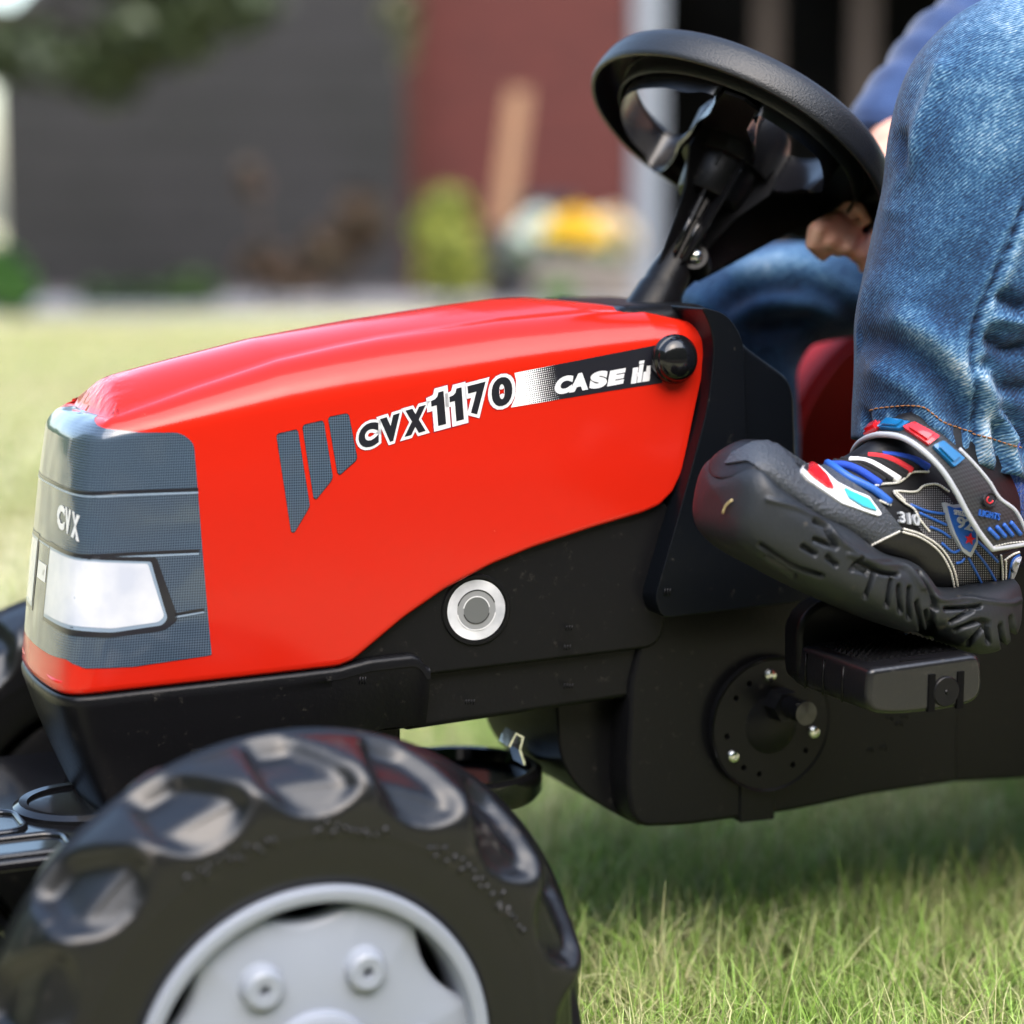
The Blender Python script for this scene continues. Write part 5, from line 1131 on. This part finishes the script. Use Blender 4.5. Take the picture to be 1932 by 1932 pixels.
M_WCORD = mat('white_cord', (.72, .72, .74), .8, bump=(1500, .6, .0008)); M_RCORD = mat('red_cord', (.60, .02, .03), .8, bump=(1500, .6, .0008)); M_BCORD = mat('blue_cord', (.01, .06, .42), .8, bump=(1500, .6, .0008)); M_KCORD = mat('black_cord', (.008, .008, .010), .9, bump=(1500, .6, .0008))
M_STRAW = mat('dry_straw', (.50, .40, .20), .7)
# upper first (the shoe itself), sole and trims are its parts
Vu = sec([(x * .15 + a * .85, y * .15 + b * .85) for (x, y), (a, b) in zip(shB, shF)], shU, .98, .42, n, m, .9, .80)
Fu = close_loft(Vu, n, m)
shoe = mesh('shoe', Vu, Fu, M_LEA, PE)
BV_U = BVHTree.FromPolygons([Vector(v) for v in Vu], Fu)
sole = mesh('sole', Vs, close_loft(Vs, n, m), M_RUB, shoe)
C4 = lambda L: [c4(*p) for p in L]
px_patch('toe_cap', [[tuple(q) for q in fillet(C4([(-30, 470), (20, 400), (150, 330), (300, 318), (430, 345), (500, 400), (640, 480), (780, 580), (960, 700), (1125, 890), (1110, 905), (870, 1010), (760, 1000), (700, 900), (560, 820), (420, 790), (330, 740), (270, 640), (230, 520), (120, 450)]), 3, 3)]], BV_U, M_TOE, shoe, .0012, 8)
fr_o = C4([(452, 505), (490, 460), (560, 478), (690, 600), (800, 655), (900, 690), (982, 800), (962, 814), (860, 782), (720, 735), (640, 682), (500, 592), (450, 535)])
px_patch('toe_frame', [[tuple(q) for q in fillet(fr_o, 4, 3)]], BV_U, M_WHITE, shoe, .0022, 8)
px_patch('toe_gem', [[tuple(q) for q in fillet(C4([(492, 500), (545, 492), (620, 568), (664, 652), (620, 640), (530, 578), (488, 535)]), 3, 3)]], BV_U, M_GR, shoe, .0034, 8)
px_patch('toe_gem', [[tuple(q) for q in fillet(C4([(732, 648), (800, 677), (890, 712), (944, 784), (850, 757), (762, 706)]), 3, 3)]], BV_U, M_GC, shoe, .0034, 8)
#px_patch('toe_gem', [[tuple(q) for q in fillet(C4([(55, 378), (80, 350), (130, 335), (165, 338), (110, 368)]), 3, 3)]], BV_U, M_GR, shoe, .0026, 8)
mp_ = [tuple(q) for q in fillet(C4([(1075, 655), (1210, 655), (1265, 615), (1340, 605), (1440, 690), (1500, 800), (1600, 980), (1700, 1040), (1765, 1080), (1765, 1262), (1510, 1285), (1465, 1140), (1380, 1015), (1245, 900), (1200, 765)]), 3, 3)]
px_patch('mesh_panel', [mp_], BV_U, M_NET, shoe, .0005, 8)
px_patch('side_panel', [[tuple(q) for q in fillet(C4([(890, 1005), (1130, 905), (1250, 945), (1370, 1035), (1440, 1150), (1478, 1290), (1385, 1290), (1310, 1225), (1240, 1125), (1130, 1065), (1000, 1035)]), 3, 3)]], BV_U, M_LEA, shoe, .0010, 8)
px_patch('heel_panel', [[tuple(q) for q in fillet(C4([(1775, 1060), (1935, 1010), (1960, 1280), (1780, 1270)]), 3, 3)]], BV_U, M_LEA, shoe, .0010, 8)
surf_line('blue_piping', C4([(500, 408), (640, 468), (780, 562), (940, 640), (1045, 722)]), BV_U, .0022, M_SBL, shoe, .0008, seg=8)
for mm, L_, r_ in ((M_BCORD, [(655, 478), (760, 482), (850, 515), (985, 602)], .0021), (M_KCORD, [(690, 460), (820, 480), (930, 530), (1010, 580)], .0018), (M_KCORD, [(740, 446), (880, 470), (980, 520), (1060, 575)], .0018), (M_WCORD, [(790, 450), (900, 460), (1000, 510), (1108, 575)], .0022), (M_KCORD, [(850, 432), (960, 452), (1060, 500), (1150, 550)], .0019), (M_KCORD, [(880, 425), (1000, 445), (1090, 490), (1160, 530)], .0018),
                   (M_RCORD, [(905, 422), (1010, 430), (1100, 462), (1190, 515)], .0022), (M_KCORD, [(960, 412), (1080, 430), (1170, 460), (1230, 500)], .0018), (M_BCORD, [(1000, 410), (1120, 418), (1220, 445), (1300, 490)], .0019)):
    surf_line('lace', C4(L_), BV_U, r_, mm, shoe, .0006, seg=10)
for L_ in ([(945, 617), (1000, 605), (1100, 592), (1160, 550), (1190, 525), (1300, 520)], [(1430, 650), (1350, 602), (1265, 612), (1215, 650), (1070, 650), (1080, 672), (1140, 725), (1200, 765), (1240, 835), (1310, 920)], [(1085, 655), (1150, 720)], [(1130, 892), (1250, 930), (1380, 1018), (1458, 1140), (1498, 1285)], [(1125, 912), (1245, 950), (1362, 1034), (1436, 1150), (1474, 1285)], [(975, 712), (1030, 735), (1065, 740)], [(880, 1008), (1000, 955), (1112, 905)], [(1768, 1060), (1778, 1150), (1782, 1245)], [(1790, 1095), (1850, 1055), (1925, 1030)], [(1800, 1095), (1800, 1240)]):
    stitches('thread', C4(L_), BV_U, M_WTH, shoe, 3.6, 1.2, .00062, .0009)
for L_ in ([(1180, 735), (1290, 778), (1400, 795)], [(1240, 790), (1330, 830), (1415, 868)], [(1310, 880), (1380, 908), (1440, 950)], [(1385, 985), (1460, 1045), (1500, 1030)], [(1480, 1115), (1515, 1105), (1535, 1080)], [(1560, 1080), (1600, 1150), (1655, 1255)], [(1600, 1030), (1680, 1130), (1755, 1258)], [(1615, 970), (1680, 1030), (1750, 1105)]):
    surf_line('blue_line', C4(L_), BV_U, .0007, M_SBL, shoe, .0010, seg=8)
px_patch('side_number', merged([glyph_in('310', *C4([(1105, 850), (1235, 872), (1098, 782)]), offset=.02)]), BV_U, M_PALE, shoe, .0020, 8)
sh_ = C4([(1385, 718), (1440, 738), (1515, 728), (1572, 800), (1604, 890), (1606, 985), (1562, 1072), (1508, 1035), (1450, 930), (1410, 820)])
px_patch('shield', [[tuple(q) for q in fillet(sh_, 3, 3)]], BV_U, M_PALE, shoe, .0028, 8)
cs_ = np.mean(sh_, axis=0); px_patch('shield_field', [[tuple(q) for q in fillet([tuple(cs_ + (np.array(p) - cs_) * .84) for p in sh_], 3, 3)]], BV_U, M_SBL, shoe, .0034, 8)
px_patch('shield_number', merged([glyph_in('92', *C4([(1462, 880), (1560, 905), (1466, 812)]), offset=.02)]), BV_U, M_PALE, shoe, .0043, 8)
px_patch('shield_lettering', merged([glyph_in('SPEEDIES', *C4([(1445, 800), (1552, 822), (1440, 768)]), offset=.0)]), BV_U, M_WHITE, shoe, .0041, 8)
st = [c4(1545 + (34 if k % 2 == 0 else 14) * math.sin(k * math.pi / 5 + .2), 955 - (38 if k % 2 == 0 else 15) * math.cos(k * math.pi / 5 + .2)) for k in range(10)]
px_patch('shield_star', [st], BV_U, M_SRED, shoe, .0042, 8)
px_patch('heel_letter_edge', merged([glyph_in('S', *C4([(1822, 1238), (1890, 1215), (1845, 1085)]), offset=.13, base=.05)]), BV_U, M_SBL, shoe, .0014, 8)
px_patch('heel_letter', merged([glyph_in('S', *C4([(1822, 1238), (1890, 1215), (1845, 1085)]), offset=.05, base=.05)]), BV_U, M_PALE, shoe, .0022, 8)
# closure strap arching over the instep
le = C4([(800, 432), (812, 378), (850, 325), (910, 290), (1000, 272), (1130, 292), (1250, 365), (1380, 490), (1480, 640), (1560, 790), (1640, 920), (1722, 1025)])
re_ = C4([(880, 400), (890, 330), (935, 235), (1010, 195), (1080, 178), (1220, 182), (1380, 260), (1560, 420), (1700, 580), (1770, 690), (1880, 780), (1975, 985)])
yy = [-.150, -.156, -.165, -.175, -.186, -.198, -.208, -.214, -.217, -.218, -.218, -.217]
A = spline([[*P(*a, Y=y)] for a, y in zip(le, yy)], 80); B = spline([[*P(*b, Y=y + .004)] for b, y in zip(re_, yy)], 80)
V = []; UV = []; nw = 12; ln = 0
for i in range(80):
    if i: ln += np.linalg.norm(A[i] - A[i - 1])
    for k in range(nw):
        t = k / (nw - 1); p = A[i] * (1 - t) + B[i] * t; p = p + np.array([-.35, -.7, .3]) * .0015 * math.sin(math.pi * t); V.append(p); UV.append((ln, t * .028))
Fst = grid_faces(80, nw); strap = mesh('strap', V, Fst, M_STRAP, shoe, uv=UV)
BV_S = BVHTree.FromPolygons([Vector(v) for v in V], Fst); ssd = strap.modifiers.new('s', 'SOLIDIFY'); ssd.thickness = .0028; ssd.offset = -1 if True else 1
nrm = strap.data.polygons[300].normal
if nrm.dot(Vector((-.3, -1, .3))) < 0: strap.data.flip_normals()
MB().add(tube_geo([Vector(a) for a in A] + [Vector(B[-1] * t + A[-1] * (1 - t)) for t in (.25, .5, .75, 1)], .0015, 8)).build('strap_edge', M_PALE, shoe)
MB().add(tube_geo([Vector(b) for b in B[44:]], .0011, 8)).build('strap_edge', M_PALE, shoe)
for L_, m_ in (([(890, 290), (935, 232), (1000, 198), (972, 245)], M_GR), ([(980, 240), (1032, 188), (1185, 208), (1122, 250)], M_GB), ([(1140, 238), (1212, 210), (1368, 298), (1302, 350)], M_GR), ([(1325, 355), (1388, 325), (1525, 440), (1460, 490)], M_GB)):
    px_patch('strap_gem', [[tuple(q) for q in fillet(C4(L_), 2, 2)]], BV_S, m_, shoe, .0022, 8); c_ = np.mean(C4(L_), axis=0)
    px_patch('gem_facet', [[tuple(c_ + (np.array(p) - c_) * .66) for p in C4(L_)]], BV_S, m_, shoe, .0036, 8, sink=-.002)
cb = c4(1690, 705); circ = lambda r, n_=28: [(cb[0] + r * .94 * math.cos(a), cb[1] + r * math.sin(a)) for a in np.linspace(0, 2 * math.pi, n_ + 1)[:-1]]
px_patch('power_button', [circ(13)], BV_S, M_RUB, shoe, .0016, 6); surf_line('power_ring', circ(12.5) + [circ(12.5)[0]], BV_S, .0005, M_LEA, shoe, .0018, 40); surf_line('power_mark', circ(6)[1:20], BV_S, .00035, M_SRED, shoe, .0018, 20)
px_patch('strap_lettering', merged([glyph_in('LIGHTS', *C4([(1632, 805), (1762, 835), (1637, 764)]), offset=.0, space=1.1)]), BV_S, M_SBL, shoe, .0012, 8)
for a, b in (((1695, 890), (1758, 955)), ((1745, 876), (1805, 945)), ((1792, 862), (1852, 938)), ((1838, 848), (1905, 930))): surf_line('strap_dash', C4([a, ((a[0] + b[0]) / 2, (a[1] + b[1]) / 2), b]), BV_S, .0011, M_SBL, shoe, .0006, 8)
stitches('thread', C4([(1740, 1005), (1830, 985), (1930, 975)]), BV_S, M_WTH, shoe, 4, 1.5, .0004)
for L_ in ([(-30, 790), (-10, 740), (30, 705)], [(235, 590), (255, 620), (265, 660)]): surf_line('straw_bit', C4(L_), BV_U if L_[0][0] > 0 else BVHTree.FromPolygons([Vector(v) for v in Vs], close_loft(Vs, n, m)), .0006, M_STRAW, shoe, .0015, 8, 6)
# sock and ankle above the shoe
b = MB().add(tube_geo([P(1880, 990, Y=-.165), P(1850, 880, Y=-.165), P(1835, 780, Y=-.16)], [.027, .026, .027], 32)); b.build('sock', mat('blue_sock', (.015, .06, .30), .9, .2, sheen=.3, bump=(700, .8, .002)), PE)
# far foot, mostly hidden by the tractor
sh2 = shoe.copy(); COL.objects.link(sh2); sh2.location = Vector((.02, .330, -.07)); so2 = sole.copy(); COL.objects.link(so2); so2.parent = sh2
# ---- skin: arm with the gripping hand, neck and head, one continuous body
caps = []
def cap(a, b, ra, rb): caps.append((Vector(a), Vector(b), ra, rb))
def H(x, y, Y): return P(*c3(x, y), Y=Y)
k3 = .3015 / FOC * 1.26
def hc(a, b, ya, yb, ra, rb): cap(H(*a, ya), H(*b, yb), ra * k3 * .93, rb * k3 * .93)
hc((1660, 1180), (1560, 1250), -0.019, -0.023, 66, 62)
hc((1700, 1240), (1620, 1330), -0.015, -0.019, 80, 70)
hc((1560, 1235), (1450, 1300), -0.027, -0.035, 60, 60); hc((1450, 1300), (1425, 1390), -0.035, -0.033, 56, 46); hc((1425, 1390), (1495, 1470), -0.033, -0.027, 44, 36)
hc((1610, 1280), (1540, 1370), -0.027, -0.035, 60, 54); hc((1540, 1370), (1590, 1440), -0.035, -0.029, 50, 38)
hc((1690, 1310), (1640, 1410), -0.027, -0.034, 56, 50); hc((1640, 1410), (1700, 1470), -0.034, -0.028, 47, 38)
hc((1770, 1360), (1735, 1450), -0.026, -0.032, 50, 46); hc((1735, 1450), (1750, 1545), -0.032, -0.027, 44, 36)
hc((1650, 1160), (1720, 1160), -0.023, -0.029, 50, 46); hc((1720, 1160), (1775, 1240), -0.029, -0.033, 44, 34)
wr = H(1890, 980, .045); cap(H(1730, 1230, .003), wr, .018, .017); el_ = P(2000, 120, Y=.16); cap(wr, P(1700, 240, Y=.095), .017, .019); cap(P(1700, 240, Y=.095), P(1960, 60, Y=.15), .020, .026)
shR = Vector((1.10, .15, .70)); cap(P(1960, 60, Y=.15), shR, .026, .032)
shL = Vector((1.10, -.15, .70)); elL = Vector((.99, -.19, .58)); cap(shL, elL, .032, .026)
wl = Vector((.86, -.12, .60)); cap(elL, wl, .024, .018); cap(wl, Vector((.80, -.09, .56)), .018, .016)
cap((1.10, .14, .70), (1.10, -.14, .70), .05, .05); cap((1.11, 0, .70), (1.13, 0, .45), .095, .09); cap((1.13, .05, .42), (1.13, -.05, .42), .08, .08)
cap((1.10, 0, .74), (1.08, 0, .82), .034, .034); cap((1.07, 0, .88), (1.065, 0, .90), .072, .078); cap((1.04, 0, .855), (1.03, 0, .85), .045, .035); cap((.992, 0, .875), (.986, 0, .868), .010, .009)
V = []; F = []
for a, b, ra, rb in caps:
    ax = (b - a); L_ = ax.length; u, v, w = frame_of(ax); pr = [(ra * math.sin(t), -ra * math.cos(t)) for t in np.linspace(.05, math.pi / 2, 7)] + [(rb * math.sin(t), L_ + rb * math.cos(t)) for t in np.linspace(math.pi / 2, .05, 7)]
    k0 = len(V); sg_ = 20
    for i in range(sg_):
        d = u * math.cos(2 * math.pi * i / sg_) + v * math.sin(2 * math.pi * i / sg_)
        for r, h in pr: V.append(a + d * r + w * h)
    q = len(pr)
    for i in range(sg_):
        j = (i + 1) % sg_
        for t in range(q - 1): F.append([k0 + i * q + t, k0 + j * q + t, k0 + j * q + t + 1, k0 + i * q + t + 1])
    F.append([k0 + i * q for i in range(sg_)][::-1]); F.append([k0 + i * q + q - 1 for i in range(sg_)])
bd_ = mesh('body', V, F, M_SKIN, PE); rm = bd_.modifiers.new('r', 'REMESH'); rm.mode = 'VOXEL'; rm.voxel_size = .0022; rm.use_smooth_shade = True
s2 = bd_.modifiers.new('c', 'CORRECTIVE_SMOOTH'); s2.iterations = 2; s2.use_only_smooth = True
# sweater: sleeves and torso
def loft_pts(pts, rad, m=40, wr_=.0):
    S = spline([(*p, r) for p, r in zip(pts, rad)], 90); V, F = tube_geo([Vector(s[:3]) for s in S], list(S[:, 3]), m)
    V = [v + (v - Vector(S[i // m, :3])).normalized() * (wr_ * math.sin(i // m * .9 + 2 * noise.noise(v * 9)) + .006 * noise.noise(v * 14)) for i, v in enumerate(V)]; return V, F
b = MB(); b.add(loft_pts([P(1672, 262, Y=.092), P(1680, 232, Y=.095), P(1712, 190, Y=.102), P(1790, 110, Y=.118), P(1900, 40, Y=.14), P(2050, 10, Y=.16), shR], [.021, .026, .0275, .031, .036, .040, .055], 44, .0012))
b.add(loft_pts([wl + Vector((.01, 0, 0)), elL * .5 + wl * .5, elL, (elL + shL) / 2, shL], [.024, .030, .036, .040, .052], 40, .001))
b.add(loft_pts([Vector((1.14, 0, .40)), Vector((1.13, 0, .50)), Vector((1.115, 0, .62)), Vector((1.105, 0, .70)), Vector((1.10, 0, .745)), Vector((1.095, 0, .765))], [.105, .108, .11, .115, .07, .045], 48, .002))
b.build('sweater', M_KNIT, PE)
b = MB().add(tube_geo([P(1664, 270, Y=.091), P(1672, 246, Y=.0935)], [.0225, .0235], 40)); b.build('cuff', M_KNIT, PE)
V = []; 
for i in range(24):
    for k in range(33):
        a = math.pi * .62 * i / 23; t = 2 * math.pi * k / 32; r = .087; V.append(Vector((1.072 + r * math.sin(a) * math.cos(t) * 1.02 + .012, r * math.sin(a) * math.sin(t) * .98, .905 + r * math.cos(a) * 1.05)) + Vector((.004 * noise.noise(Vector((i * .3, k * .3, 0))), 0, 0)))
mesh('hair', V, grid_faces(24, 33), mat('brown_hair', (.10, .055, .03), .6, bump=(200, 1, .004)), PE)
for y in (-.026, .026): lathe('eye', [(.0001, .0062), (.005, .005), (.0075, .001), (.0075, -.004)], (1.000, y, .897), (-1, 0, 0), mat('eye_white', (.7, .7, .7), .2), PE, 16)
